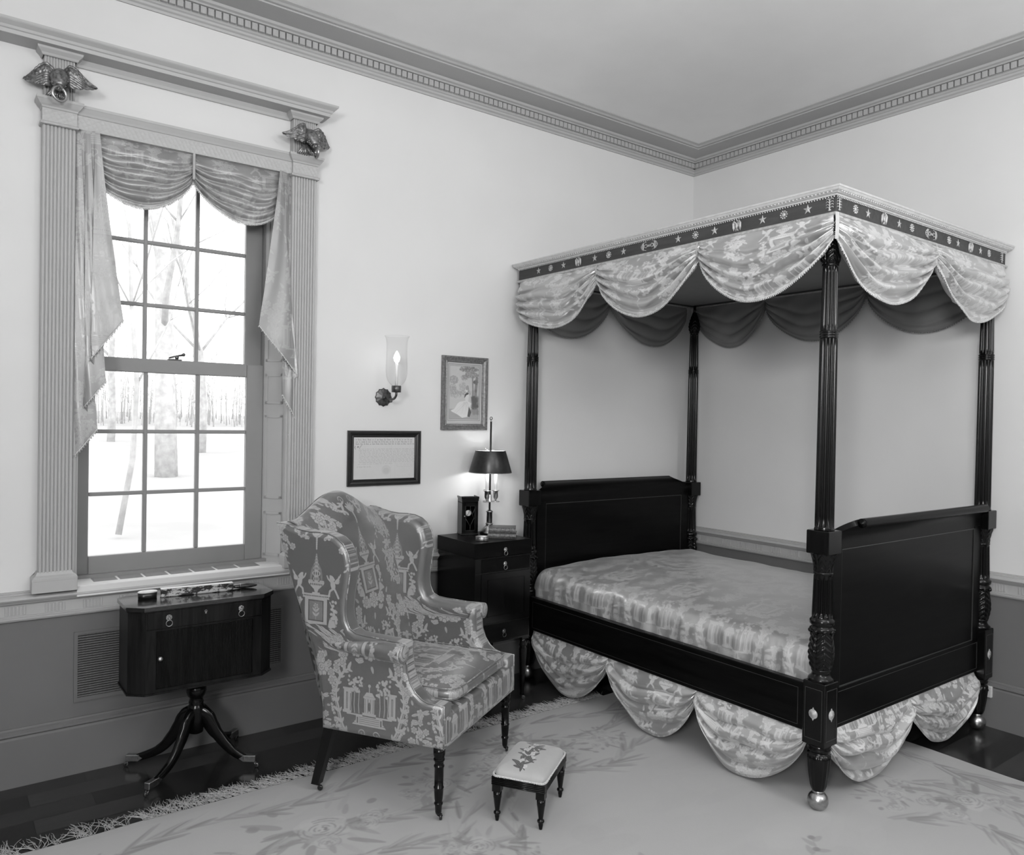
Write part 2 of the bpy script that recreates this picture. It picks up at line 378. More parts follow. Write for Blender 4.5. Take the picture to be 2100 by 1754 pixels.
# ------------------------------------------------------------------ materials
def g3(v): return (v, v, v, 1)
def newmat(name):
    m = bpy.data.materials.new(name); m.use_nodes = True; nt = m.node_tree; return m, nt, nt.nodes['Principled BSDF']
def N(nt, t, **k):
    n = nt.nodes.new(t)
    for a, b in k.items(): setattr(n, a, b)
    return n
def ramp(nt, fac, stops):
    r = N(nt, 'ShaderNodeValToRGB'); e = r.color_ramp.elements
    while len(e) < len(stops): e.new(.5)
    for i, (p_, v) in enumerate(stops): e[i].position = p_; e[i].color = g3(v)
    nt.links.new(fac, r.inputs[0]); return r.outputs[0]
def noise(nt, scale, detail=3, sc3=None, coord='Object', rough=.5, dist=0.0):
    tc = N(nt, 'ShaderNodeTexCoord'); mp = N(nt, 'ShaderNodeMapping'); nt.links.new(tc.outputs[coord], mp.inputs[0])
    if sc3: mp.inputs['Scale'].default_value = sc3
    n = N(nt, 'ShaderNodeTexNoise'); n.inputs['Scale'].default_value = scale; n.inputs['Detail'].default_value = detail
    n.inputs['Roughness'].default_value = rough; n.inputs['Distortion'].default_value = dist
    nt.links.new(mp.outputs[0], n.inputs[0]); return n.outputs[0]
def bump(nt, b, h, strength=.2, dist=.002):
    bp = N(nt, 'ShaderNodeBump'); bp.inputs['Strength'].default_value = strength; bp.inputs['Distance'].default_value = dist
    nt.links.new(h, bp.inputs['Height']); nt.links.new(bp.outputs[0], b.inputs['Normal']); return bp
def mat_plain(name, c, rough=.5, metal=0.0, var=.06, nscale=30, spec=.5, bstr=0.0, bscale=200, coat=0.0, bd=.001):
    m, nt, b = newmat(name)
    o = noise(nt, nscale, 4)
    nt.links.new(ramp(nt, o, [(.3, c*(1-var)), (.7, c*(1+var))]), b.inputs['Base Color'])
    b.inputs['Roughness'].default_value = rough; b.inputs['Metallic'].default_value = metal; b.inputs['Specular IOR Level'].default_value = spec
    b.inputs['Coat Weight'].default_value = coat; b.inputs['Coat Roughness'].default_value = .15
    if bstr: bump(nt, b, noise(nt, bscale, 3), bstr, bd)
    return m
def mat_wood(name, dark, light, rough=.28, axis=0, scale=9, coat=.0, spec=.12):
    m, nt, b = newmat(name)
    s3 = [18, 18, 18]; s3[axis] = 1.6
    o = noise(nt, scale*.22, 5, s3, rough=.6, dist=1.2); nt.links.new(ramp(nt, o, [(.3, dark), (.7, light)]), b.inputs['Base Color'])
    b.inputs['Roughness'].default_value = rough; b.inputs['Coat Weight'].default_value = coat; b.inputs['Coat Roughness'].default_value = .12
    b.inputs['Specular IOR Level'].default_value = spec
    return m
def mat_image(name, im, lo, hi, rlo=.6, rhi=.6, sheen=0.0, scale=(1, 1), ext='REPEAT', bumps=0.0, spec=.5, aniso=0.0, wr=0.0, wsc=8, metal=None):
    m, nt, b = newmat(name)
    uv = N(nt, 'ShaderNodeUVMap'); uv.uv_map = 'uv'; mp = N(nt, 'ShaderNodeMapping'); mp.inputs['Scale'].default_value = (scale[0], scale[1], 1)
    nt.links.new(uv.outputs[0], mp.inputs[0]); t = N(nt, 'ShaderNodeTexImage'); t.image = im; t.extension = ext; nt.links.new(mp.outputs[0], t.inputs[0])
    nt.links.new(ramp(nt, t.outputs[0], [(0.0, lo), (1.0, hi)]), b.inputs['Base Color'])
    nt.links.new(ramp(nt, t.outputs[0], [(0.0, rlo), (1.0, rhi)]), b.inputs['Roughness'])
    if metal: nt.links.new(ramp(nt, t.outputs[0], [(0.0, metal[0]), (1.0, metal[1])]), b.inputs['Metallic'])
    b.inputs['Sheen Weight'].default_value = sheen; b.inputs['Sheen Roughness'].default_value = .4
    b.inputs['Specular IOR Level'].default_value = spec; b.inputs['Anisotropic'].default_value = aniso
    if bumps or wr:
        h = noise(nt, 260, 2)
        if wr:
            mx = N(nt, 'ShaderNodeMix'); mx.data_type = 'FLOAT'; mx.inputs[0].default_value = .92
            nt.links.new(h, mx.inputs[2]); nt.links.new(noise(nt, wsc, 3, dist=.6), mx.inputs[3]); h = mx.outputs[0]
        bump(nt, b, h, bumps or wr, .02 if wr else .0015)
    return m
M = {}
M['wall'] = mat_plain('wall_plaster', .64, .9, var=.02, nscale=2.5, bstr=.08, bscale=60, spec=.2)
M['ceil'] = mat_plain('ceiling_plaster', .85, .92, var=.025, nscale=3, bstr=.06, bscale=50, spec=.2)
M['trim'] = mat_plain('trim_paint', .40, .5, var=.02, nscale=6, spec=.35)
M['sash'] = mat_plain('sash_paint', .235, .45, var=.03, nscale=8, spec=.35)
M['dado'] = mat_plain('dado_paint', .145, .6, var=.03, nscale=4, spec=.3)
M['maho'] = mat_wood('dark_mahogany', .0012, .0045, .20, 2, spec=.3)
M['mahox'] = mat_wood('dark_mahogany_long', .0012, .0048, .30, 0)
M['mahoy'] = mat_wood('dark_mahogany_rail', .0012, .0048, .30, 1)
M['inlay'] = mat_plain('string_inlay', .04, .35, var=.1)
M['table'] = mat_wood('worktable_veneer', .004, .016, .3, 2)
M['tabletop'] = mat_wood('worktable_top', .010, .024, .14, 0, coat=1.0)
M['tambour'] = mat_wood('tambour_wood', .004, .01, .35, 2)
M['brass'] = mat_plain('aged_brass', .42, .3, 1.0, .2, 60)
M['darkbrass'] = mat_plain('dark_bronze', .12, .38, .9, .4, 60, bstr=.3, bscale=120)
M['gilt'] = mat_plain('gilt_wood', .42, .42, .25, .2, 60, bstr=.2, bscale=160)
M['giltlight'] = mat_plain('pale_gilt_moulding', .50, .5, .1, .08, 40, bstr=.1, bscale=160)
M['frieze'] = mat_wood('frieze_wood', .045, .07, .5, 1, coat=0)
M['lining'] = mat_plain('lining_cloth', .21, .85, var=.04, nscale=14, bstr=.08, bscale=300, spec=.2)
M['fringe'] = mat_plain('silk_fringe', .52, .8, var=.25, nscale=200)
M['pic'] = mat_plain('picture_gilt', .17, .4, .3, .35, 90, bstr=.35, bscale=220)
M['black'] = mat_plain('black_lacquer', .008, .3, var=.3, coat=.2)
M['candle'] = mat_plain('candle_wax', .8, .4, var=.02)
M['rugfringe'] = mat_plain('rug_fringe_yarn', .36, .9, var=.3, nscale=90)
M['glassknob'] = mat_plain('brass_knob', .35, .3, .9, .2)
M['grille_dark'] = mat_plain('vent_dark', .02, .8)
M['ivory'] = mat_plain('ivory_shell', .55, .35, var=.12, nscale=60)
M['spine'] = mat_plain('tooled_leather', .10, .42, var=.7, nscale=120, bstr=.4, bscale=150)
M['cover'] = mat_plain('book_cover_leather', .06, .45, var=.2)
M['pages'] = mat_plain('page_edges', .24, .8, var=.2, nscale=90)
M['shade'] = mat_plain('tole_shade', .012, .33, var=.5, nscale=60, bstr=.15, bscale=90)
M['shadein'] = mat_plain('white_enamel', .75, .5)
M['outlet'] = mat_plain('outlet_plastic', .5, .4)
M['shell'] = mat_plain('tortoise_lacquer', .02, .25, var=.6, nscale=40)
# carved bulbs get a leaf relief from geometry, plain posts from the wood above
def glass(name, tint=1.0, rough=0.0, fac=.12):
    m = bpy.data.materials.new(name); m.use_nodes = True; nt = m.node_tree; nt.nodes.clear()
    out = N(nt, 'ShaderNodeOutputMaterial'); mx = N(nt, 'ShaderNodeMixShader'); tr = N(nt, 'ShaderNodeBsdfTransparent'); gl = N(nt, 'ShaderNodeBsdfGlossy')
    lw = N(nt, 'ShaderNodeLayerWeight'); lw.inputs[0].default_value = .5; pw = N(nt, 'ShaderNodeMath'); pw.operation = 'POWER'; pw.inputs[1].default_value = 4.0; ml = N(nt, 'ShaderNodeMath'); ml.operation = 'MULTIPLY'; ml.inputs[1].default_value = fac; nt.links.new(lw.outputs['Facing'], pw.inputs[0]); nt.links.new(pw.outputs[0], ml.inputs[0]); tr.inputs[0].default_value = g3(tint); gl.inputs['Roughness'].default_value = rough
    nt.links.new(ml.outputs[0], mx.inputs[0]); nt.links.new(tr.outputs[0], mx.inputs[1]); nt.links.new(gl.outputs[0], mx.inputs[2]); nt.links.new(mx.outputs[0], out.inputs[0]); return m
M['pane'] = glass('window_glass', .97, 0.0, .5)
M['hurricane'] = glass('hurricane_glass', .98, .04, .45)
def emis(name, s, c=1.0):
    m, nt, b = newmat(name); b.inputs['Emission Color'].default_value = g3(1); b.inputs['Emission Strength'].default_value = s; b.inputs['Base Color'].default_value = g3(c); return m
M['tape'] = mat_plain('gathering_tape', .42, .7, var=.06)
M['flame'] = emis('lamp_flame', 14)
M['eagle'] = mat_plain('worn_gilding', .20, .36, .7, .6, 90, bstr=.15, bscale=200)
# worn painted lacquer of the long box
m, nt, b = newmat('worn_lacquer'); nt.links.new(ramp(nt, noise(nt, 26, 4, (1, 1, 2.2), rough=.75), [(.50, .02), (.53, .42)]), b.inputs['Base Color']); b.inputs['Roughness'].default_value = .3; M['worn'] = m
# parquet floor
def mat_floor():
    m, nt, b = newmat('oak_parquet'); tc = N(nt, 'ShaderNodeTexCoord'); mp = N(nt, 'ShaderNodeMapping'); nt.links.new(tc.outputs['Object'], mp.inputs[0])
    mp.inputs['Rotation'].default_value = (0, 0, RD(0))
    br = N(nt, 'ShaderNodeTexBrick'); nt.links.new(mp.outputs[0], br.inputs[0]); br.inputs['Scale'].default_value = 1.0; br.inputs['Brick Width'].default_value = .42; br.inputs['Row Height'].default_value = .115
    br.inputs['Mortar Size'].default_value = .0018; br.inputs['Color1'].default_value = g3(.010); br.inputs['Color2'].default_value = g3(.048); br.inputs['Mortar'].default_value = g3(.003); br.inputs['Bias'].default_value = -.2
    n = noise(nt, 3, 5, (2.5, 30, 1), rough=.6, dist=.8); mx = N(nt, 'ShaderNodeMix'); mx.data_type = 'RGBA'; mx.blend_type = 'MULTIPLY'; mx.inputs[0].default_value = .6
    nt.links.new(br.outputs[0], mx.inputs[6]); nt.links.new(ramp(nt, n, [(.3, .35), (.7, 1.3)]), mx.inputs[7]); nt.links.new(mx.outputs[2], b.inputs['Base Color'])
    b.inputs['Roughness'].default_value = .24; b.inputs['Coat Weight'].default_value = .25; b.inputs['Coat Roughness'].default_value = .1; return m
M['floor'] = mat_floor()
# gouged fish-scale frieze of the window head
def mat_scale():
    m, nt, b = newmat('scaled_frieze_paint'); b.inputs['Base Color'].default_value = g3(.40); b.inputs['Roughness'].default_value = .5
    tc = N(nt, 'ShaderNodeTexCoord'); mp = N(nt, 'ShaderNodeMapping'); mp.inputs['Scale'].default_value = (62, 1, 62); mp.inputs['Rotation'].default_value = (0, RD(30), 0); nt.links.new(tc.outputs['Object'], mp.inputs[0])
    v = N(nt, 'ShaderNodeTexVoronoi'); v.feature = 'F1'; v.inputs['Scale'].default_value = 1.0; v.inputs['Randomness'].default_value = .25; nt.links.new(mp.outputs[0], v.inputs[0]); bump(nt, b, v.outputs[0], .5, .006); return m
M['scale'] = mat_scale()

dam, DW, DH = draw_damask()
M['silk'] = mat_image('chair_damask', dam, .21, .36, .36, .50, .25, (1/DW, 1/DH), bumps=.05, spec=.5, metal=(.62, .15))
M['satin'] = mat_image('bed_damask', dam, .46, .60, .28, .42, .2, (1/DW, 1/DH), bumps=.05, spec=.6, metal=(.55, .15))
M['spread'] = mat_image('spread_damask', dam, .46, .54, .32, .44, .2, (1/DW, 1/DH), bumps=.05, spec=.6, wr=.3, wsc=7, metal=(.55, .30))

# ------------------------------------------------------------------ room shell
H = 3.345
XW, YS = -6.3, -6.0        # west and south walls (behind the camera)
struct('floor', MB().box(XW-.2, .2, YS-.2, .3, -.1, 0), M['floor'])
struct('ceiling', MB().box(XW-.2, .2, YS-.2, .3, H, H+.1), M['ceil'])
WX0, WX1, WZ0, WZ1 = -3.86, -2.885, .74, 2.665
def wallpair(mb, x0, x1, y0, y1, z0, z1):       # dado paint below the rail, plaster above
    zs = [z for z in (z0, .70, z1) if z0 <= z <= z1]; zs = sorted(set(zs))
    for a, b in zip(zs[:-1], zs[1:]): mb.box(x0, x1, y0, y1, a, b, mi=1 if b <= .7001 else 0)
w = MB(); wallpair(w, XW, WX0, 0, .3, 0, H); wallpair(w, WX1, .2, 0, .3, 0, H); wallpair(w, WX0, WX1, 0, .3, 0, WZ0); w.box(WX0, WX1, 0, .3, WZ1, H)
struct('wall_north', w, [M['wall'], M['dado']])
w = MB(); wallpair(w, 0, .2, YS, 0, 0, H); struct('wall_east', w, [M['wall'], M['dado']])
w = MB(); wallpair(w, XW-.2, XW, YS, .3, 0, H); struct('wall_west', w, [M['wall'], M['dado']])
w = MB(); wallpair(w, XW, .2, YS-.2, YS, 0, H); struct('wall_south', w, [M['wall'], M['dado']])
room = [(XW, 0), (0, 0), (0, YS)]
# baseboards with moulded cap
bp = [(0, .232), (.006, .232), (.010, .226), (.010, .220), (.020, .214), (.021, .206), (.016, .202), (.014, .198), (.016, .194), (.018, .19), (.018, 0)]
for nm, path in (('baseboard_north', [(XW, 0), (-.018, 0)]), ('baseboard_east', [(0, 0), (0, YS)])):
    struct(nm, MB().sweep(bp, path, out=-1), M['dado'])
# chair rails
rp = [(0, .779), (.012, .779), (.012, .775), (.022, .773), (.022, .767), (.034, .765), (.044, .760), (.046, .752), (.040, .744), (.034, .742), (.030, .735), (.020, .733), (.016, .728), (.0145, .726), (.0145, .684), (.019, .683), (.019, .678), (.016, .6775), (.019, .677), (.019, .671), (.016, .6705), (.017, .668), (.012, .661), (0, .659)]
def rail(name, path, n0):
    mb = MB().sweep(rp, path, out=-1)
    # reeded groups of six on the rail's frieze
    (xa, ya), (xb, yb) = path; L = hypot(xb-xa, yb-ya); dx, dy = (xb-xa)/L, (yb-ya)/L; nx, ny = dy, -dx
    pitch = .137 if name == 'trim_1' else .1262
    k = 0; s0 = n0
    while s0 < L-.02:
        for j in range(6):
            s = s0+(j-2.5)*.0125
            cx, cy = xa+dx*s, ya+dy*s
            ang = atan2(dy, dx); Mm = Matrix.Translation((cx, cy, 0)) @ Matrix.Rotation(ang, 4, 'Z')
            mb.box(-.0042, .0042, -.018, -.013, .688, .722, .0012, M=Mm)
        s0 += pitch
    return struct(name, mb, M['trim'])
rail('trim_1', [(XW, 0), (-.02, 0)], (3.89*0-0.0)+(-3.889-XW) % .137)
rail('trim_2', [(0, 0), (0, -3.4)], .226-.1262)
# crown moulding with dentils
cp = [(0, 3.228), (.008, 3.228), (.011, 3.238), (.020, 3.243), (.022, 3.252), (.030, 3.256), (.030, 3.262), (.026, 3.266), (.026, 3.300), (.048, 3.302), (.052, 3.308), (.064, 3.312), (.070, 3.322), (.20, 3.322), (.20, 3.329), (.214, 3.330), (.222, 3.337), (.236, 3.342), (.238, H)]
# mitred in the corner: one sweep round the corner carries both runs
mbc = MB().sweep(cp, [(XW, 0), (0, 0), (0, YS)], out=-1)
for (xa, ya, dx, dy, L) in ((0, 0, -1, 0, 4.6), (0, 0, 0, -1, 3.4)):
    s = .03; ang = atan2(dy, dx)
    while s < L:
        Mm = Matrix.Translation((xa+dx*s, ya+dy*s, 0)) @ Matrix.Rotation(ang, 4, 'Z'); sg = 1 if dx else -1
        mbc.box(-.0122, .0122, sg*.044, sg*.024, 3.268, 3.298, M=Mm)
        for q in (-.0045, .0045): mbc.box(q-.0012, q+.0012, sg*.0450, sg*.043, 3.27, 3.297, M=Mm)
        s += .0325
struct('trim_3', mbc, M['trim'])

# ------------------------------------------------------------------ window with reeded pilasters
win = bpy.data.objects.new('window_1', None); COL.objects.link(win); win['kind'] = 'structure'; win.location = (-3.39, 0, .78)
def reeded(x0, x1, y0, yf, z0, z1, n, mb=None):
    mb = mb or MB(); mb.box(x0, x1, y0, yf+.006, z0, z1)
    p = (x1-x0)/n
    for k in range(n):
        c = x0+p*(k+.5); pts = [(c+cos(pi*j/6)*p*.44, yf+.006-sin(pi*j/6)*p*.5) for j in range(7)]
        vs = [(x, y, z) for z in (z0, z1) for x, y in pts]; fs = [(j, j+1, j+8, j+7) for j in range(6)]+[tuple(range(7)), tuple(range(7, 14))]
        mb.add(vs, fs, None, False)
    return mb
for (x0, x1, bx0, bx1) in ((-3.953, -3.836, -3.976, -3.816), (-2.931, -2.810, -2.952, -2.790)):
    mb = reeded(x0, x1, 0, -.05, .842, 2.64, 9)
    mb.box(bx0, bx1, -.068, 0, .775, .822, .001); 
    mb.sweep([(0, .822), (.0, .832), (-.004, .836), (-.013, .842), (-.02, .856), (-.022, .856)], [(bx0, 0), (bx0, -.068), (bx1, -.068), (bx1, 0)], out=-1)
    mb.build('pilaster', M['trim'], win)
    mb = MB(); mb.sweep([(0, 2.634), (.008, 2.636), (.010, 2.642), (.006, 2.648), (0, 2.65)], [(x0, 0), (x0, -.056), (x1, -.056), (x1, 0)], out=-1)
    mb.box(x0-.002, x1+.002, -.058, 0, 2.64, 2.70)
    mb.build('capital_block', M['scale'], win)
    mb = MB().sweep([(0, 2.698), (.004, 2.70), (.006, 2.706), (.012, 2.712), (.022, 2.726), (.024, 2.728), (.024, 2.738), (0, 2.740), (-.05, 2.741)], [(x0, 0), (x0, -.058), (x1, -.058), (x1, 0)], out=-1)
    mb.build('capital_moulding', M['trim'], win)
    reeded(x0+.004, x1-.004, 0, -.046, 2.738, 2.912, 11).build('frieze_pilaster', M['trim'], win)
    mb = MB().sweep([(0, 2.906), (.004, 2.908), (.008, 2.916), (.020, 2.928), (.022, 2.938), (0, 2.94)], [(x0, 0), (x0, -.05), (x1, -.05), (x1, 0)], out=-1)
    mb.build('upper_cap', M['trim'], win)
MB().box(-3.836, -2.931, -.044, 0, 2.645, 2.702).build('lintel_frieze', M['scale'], win)
MB().sweep([(0, 2.70), (.004, 2.702), (.008, 2.71), (.018, 2.726), (.02, 2.728), (.02, 2.738), (-.044, 2.742)], [(-3.836, -.044), (-2.931, -.044)], out=-1).build('lintel_moulding', M['trim'], win)
MB().sweep([(0, 2.906), (.004, 2.908), (.007, 2.918), (.014, 2.930), (.015, 2.94), (0, 2.94)], [(-3.836, -.004), (-2.931, -.004)], out=-1).build('soffit_moulding', M['trim'], win)
# return the cornice at its right end
mb = MB().sweep([(0, 2.936), (.045, 2.936), (.047, 2.950), (.052, 2.953), (.056, 2.962), (.072, 2.974), (.075, 2.978), (.075, 2.986), (-.05, 2.990)], [(-4.75, -.056), (-2.812, -.056), (-2.812, 0.0)], out=-1)
mb.box(-4.75, -2.812, -.056, 0, 2.936, 2.989)
mb.build('window_cornice', M['trim'], win)
# casing, splayed panelled jamb (folded shutter), sill
for (xa, xb, sgn) in ((-2.905, -2.998, 1), (-3.848, -3.835, -1)):
    mb = MB(); ya, yb = 0.0, .125
    mb.add([(xa, ya, .78), (xb, yb, .78), (xb, yb, 2.655), (xa, ya, 2.655), (xa+sgn*.02, ya, .78), (xb+sgn*.11, yb, .78), (xb+sgn*.11, yb, 2.655), (xa+sgn*.02, ya, 2.655)],
           [(0, 1, 2, 3), (4, 7, 6, 5), (0, 3, 7, 4), (1, 5, 6, 2), (3, 2, 6, 7), (0, 4, 5, 1)])
    if sgn > 0:
        d = Vector((xb-xa, yb-ya, 0)).normalized(); nrm = Vector((-d.y, d.x, 0)); nrm = nrm if nrm.x < 0 else -nrm
        L = hypot(xb-xa, yb-ya)
        for (z0, z1) in ((.815, 1.03), (1.095, 1.50), (1.555, 1.70), (1.76, 2.16), (2.22, 2.60)):
            for (a, bb, q0, q1) in ((.28, .36, z0, z1), (.82, .90, z0, z1), (.28, .90, z0, z0+.012), (.28, .90, z1-.012, z1)):
                P0 = Vector((xa, ya, 0))+d*(a*L); P1 = Vector((xa, ya, 0))+d*(bb*L); o = nrm*.004
                vs = [P0+Vector((0, 0, q0)), P1+Vector((0, 0, q0)), P1+Vector((0, 0, q1)), P0+Vector((0, 0, q1))]
                vs = vs+[v+o for v in vs]
                mb.add(vs, [(0, 1, 2, 3), (4, 5, 6, 7), (0, 1, 5, 4), (1, 2, 6, 5), (2, 3, 7, 6), (3, 0, 4, 7)])
    mb.build('shutter_panel', M['trim'], win)
MB().box(-2.912, -2.93, -.012, .01, .78, 2.65, .003).box(-2.925, -2.938, -.030, .002, .78, 2.65, .004).build('casing', M['trim'], win)
MB().box(-3.836, -3.822, -.030, .012, .78, 2.65, .004).box(-3.824, -3.812, -.014, .03, .78, 2.65, .003).build('casing', M['trim'], win)
MB().box(-3.836, -2.912, 0, .125, 2.64, 2.665).build('head_jamb', M['trim'], win)
MB().box(-3.815, -2.915, -.044, .13, .74, .785, .002).build('sill', M['wall'], win)
mb = MB()
for k in range(7):
    x0 = -3.745+k*.102; mb.box(x0, x0+.092, .012, .092, .785, .7865)
    for j in range(11): mb.box(x0+.004, x0+.088, .016+j*.0068, .0195+j*.0068, .7865, .7885)
mb.build('sill_grille', M['sash'], win)
def sash(name, y0, y1, zb, zt, br, tr, zm):
    xL, xR = -3.838, -2.996; gL, gR = -3.752, -3.078
    mb = MB().box(xL, gL, y0, y1, zb, zt, .004).box(gR, xR, y0, y1, zb, zt, .004).box(gL, gR, y0, y1, zb, zb+br, .003).box(gL, gR, y0, y1, zt-tr, zt, .003)
    o = mb.build(name, M['sash'], win)
    mm = MB()
    for x in (-3.527, -3.303): mm.box(x-.0085, x+.0085, y0+.002, y1-.004, zb+br, zt-tr, .003)
    for z in zm: mm.box(gL, gR, y0+.004, y1-.006, z-.0085, z+.0085, .003)
    mm.build('muntins', M['sash'], o)
    ym = (y0+y1)/2+.006
    xs = [gL, -3.527, -3.303, gR]; zs = [zb+br]+list(zm)+[zt-tr]
    for i in range(3):
        for j in range(3): MB().box(xs[i], xs[i+1], ym, ym+.003, zs[j], zs[j+1]).build('pane', M['pane'], o)
    return o
lo = sash('lower_sash', .122, .152, .797, 1.742, .078, .062, (1.143, 1.416))
up = sash('upper_sash', .158, .188, 1.70, 2.66, .028, .09, (1.988, 2.270))
MB().box(-3.86, -3.836, .10, .2, .78, 2.665).box(-2.998, -2.88, .12, .2, .78, 2.665).box(-3.86, -2.88, .10, .3, .74, .80).box(-3.86, -2.88, .125, .2, 2.655, 2.70).build('frame', M['sash'], win)
mb = MB().box(-3.435, -3.375, .124, .150, 1.742, 1.748, .002).sphere((-3.395, .137, 1.756), .009, .009, .011).tube([(-3.43, .137, 1.752), (-3.40, .133, 1.762), (-3.372, .128, 1.768)], [.003, .004, .005]).sphere((-3.368, .128, 1.77), .008)
mb.build('sash_lock', M['darkbrass'], win)
# carved floor-to-dado vent below the window
mb = MB()
t = thing('wall_vent', 'grey wall vent with horizontal slats behind the dark worktable', 'vent', (-3.373, 0, .43))
x0, x1, z0, z1 = -3.818, -2.928, .294, .586
MB().box(x0, x0+.014, -.006, 0, z0, z1).box(x1-.012, x1, -.006, 0, z0, z1).box(x0+.014, x1-.012, -.006, 0, z1-.011, z1).box(x0+.014, x1-.012, -.006, 0, z0, z0+.018).build('frame', M['dado'], t)
MB().box(x0+.01, x1-.01, -.0012, 0, z0+.01, z1-.008).build('backing', M['grille_dark'], t)
mb = MB(); n = 27
for k in range(n):
    z = z0+.022+(z1-z0-.036)*k/(n-1)
    mb.grid(lambda u, v: (lerp(x0+.014, x1-.012, u), -.0022-.0035*sin(pi*v)-.0009*sin(u*400), z+(v-.5)*.0066), 300 if k % 1 == 0 else 50, 3, smooth=False)
mb.build('slats', M['dado'], t)
# socket on the east baseboard
t = thing('wall_outlet', 'small pale electrical outlet on the baseboard behind the far bed post', 'outlet', (-.018, -1.965, .18))
MB().box(-.036, -.018, -1.985, -1.948, .150, .208, .004).build('outlet_box', M['outlet'], t)
MB().box(-.037, -.0355, -1.972, -1.969, .183, .193).box(-.037, -.0355, -1.963, -1.960, .183, .193).build('slots', M['black'], t)

# ------------------------------------------------------------------ outside
lawn = MB().grid(lambda u, v: (lerp(-60, 50, u), .35+v*75, -1.2+2.6*v**1.3+.25*sin(u*9+v*3)*v), 60, 40)
o = lawn.build('lawn', mat_plain('winter_lawn', .30, .95, var=.12, nscale=.4)); tag(o, kind='structure')
bark = mat_plain('grey_bark', .39, .9, var=.2, nscale=4)
def tree(x, y, h, r, seed, label, z0=-.9):
    R = random.Random(seed); mb = MB(); br = MB(); t = thing('bare_tree', label, 'tree', (x, y, z0), 0, 'bare trees beyond the lawn')
    def limb(p, d, L, r, depth, m):
        pts = [p]; rr = [r]; q = Vector(p); dd = Vector(d)
        for k in range(5):
            dd = (dd+Vector((R.uniform(-.22, .22), R.uniform(-.22, .22), R.uniform(-.05, .14)))).normalized(); q = q+dd*L/5; pts.append(tuple(q)); rr.append(r*(1-.5*(k+1)/5))
        m.tube(pts, rr, 6 if depth > 1 else 4)
        if depth > 0:
            for k in range(4 if depth > 1 else 3):
                i = R.randint(2, 5); a = R.uniform(0, 6.28); nd = (dd*.8+Vector((cos(a)*.9, sin(a)*.9, R.uniform(-.1, .6)))).normalized(); limb(pts[i], nd, L*R.uniform(.4, .6), rr[i]*.42, depth-1, br)
    limb((x, y, z0), (R.uniform(-.04, .04) if r > .1 else .2, 0, 1), h*.5, r, 3, mb)
    mb.build('trunk', bark, t); br.build('branches', bark, t)
for (x, y, h, r, sd, lb) in ((2.05, 24, 27, .38, 11, 'nearest bare tree with the thickest trunk, seen through the middle panes'),
                             (-1.35, 13, 15, .06, 12, 'thin leaning bare tree seen through the left panes'),
                             (5.6, 33, 26, .2, 13, 'bare tree seen through the right panes, beyond the lawn'),
                             (3.0, 40, 26, .2, 14, 'distant slender bare tree behind the thick trunk in the middle panes')): tree(x, y, h, r, sd, lb)
mb = MB(); R = random.Random(5)
for k in range(420):
    y = R.uniform(52, 68); x = -4.3+(y+3.6)*R.uniform(.06, .42); z = -1.2+2.6*(y/75)**1.3; h = R.uniform(2, 7); d = (R.uniform(-.25, .25), R.uniform(-.2, .2)); r0 = h*.008
    P = [(x, y, z-.2), (x+d[0]*h*.2, y, z+h*.5), (x+d[0]*h*.6, y+d[1], z+h)]
    mb.tube(P, [r0, r0*.7, .008], 3)
    for j in range(6):
        t_ = R.uniform(.25, .9); q = Vector(P[0]).lerp(Vector(P[2]), t_); e = q+Vector((R.uniform(-.9, .9), R.uniform(-.4, .4), R.uniform(.3, 1.2)))*(h*.18)
        mb.tube([q, e], [r0*.45, .006], 3)
tag(mb.build('thicket', mat_plain('thicket_twigs', .55, .9)), 'pale leafless thicket along the far edge of the lawn', 'undergrowth', kind='stuff')
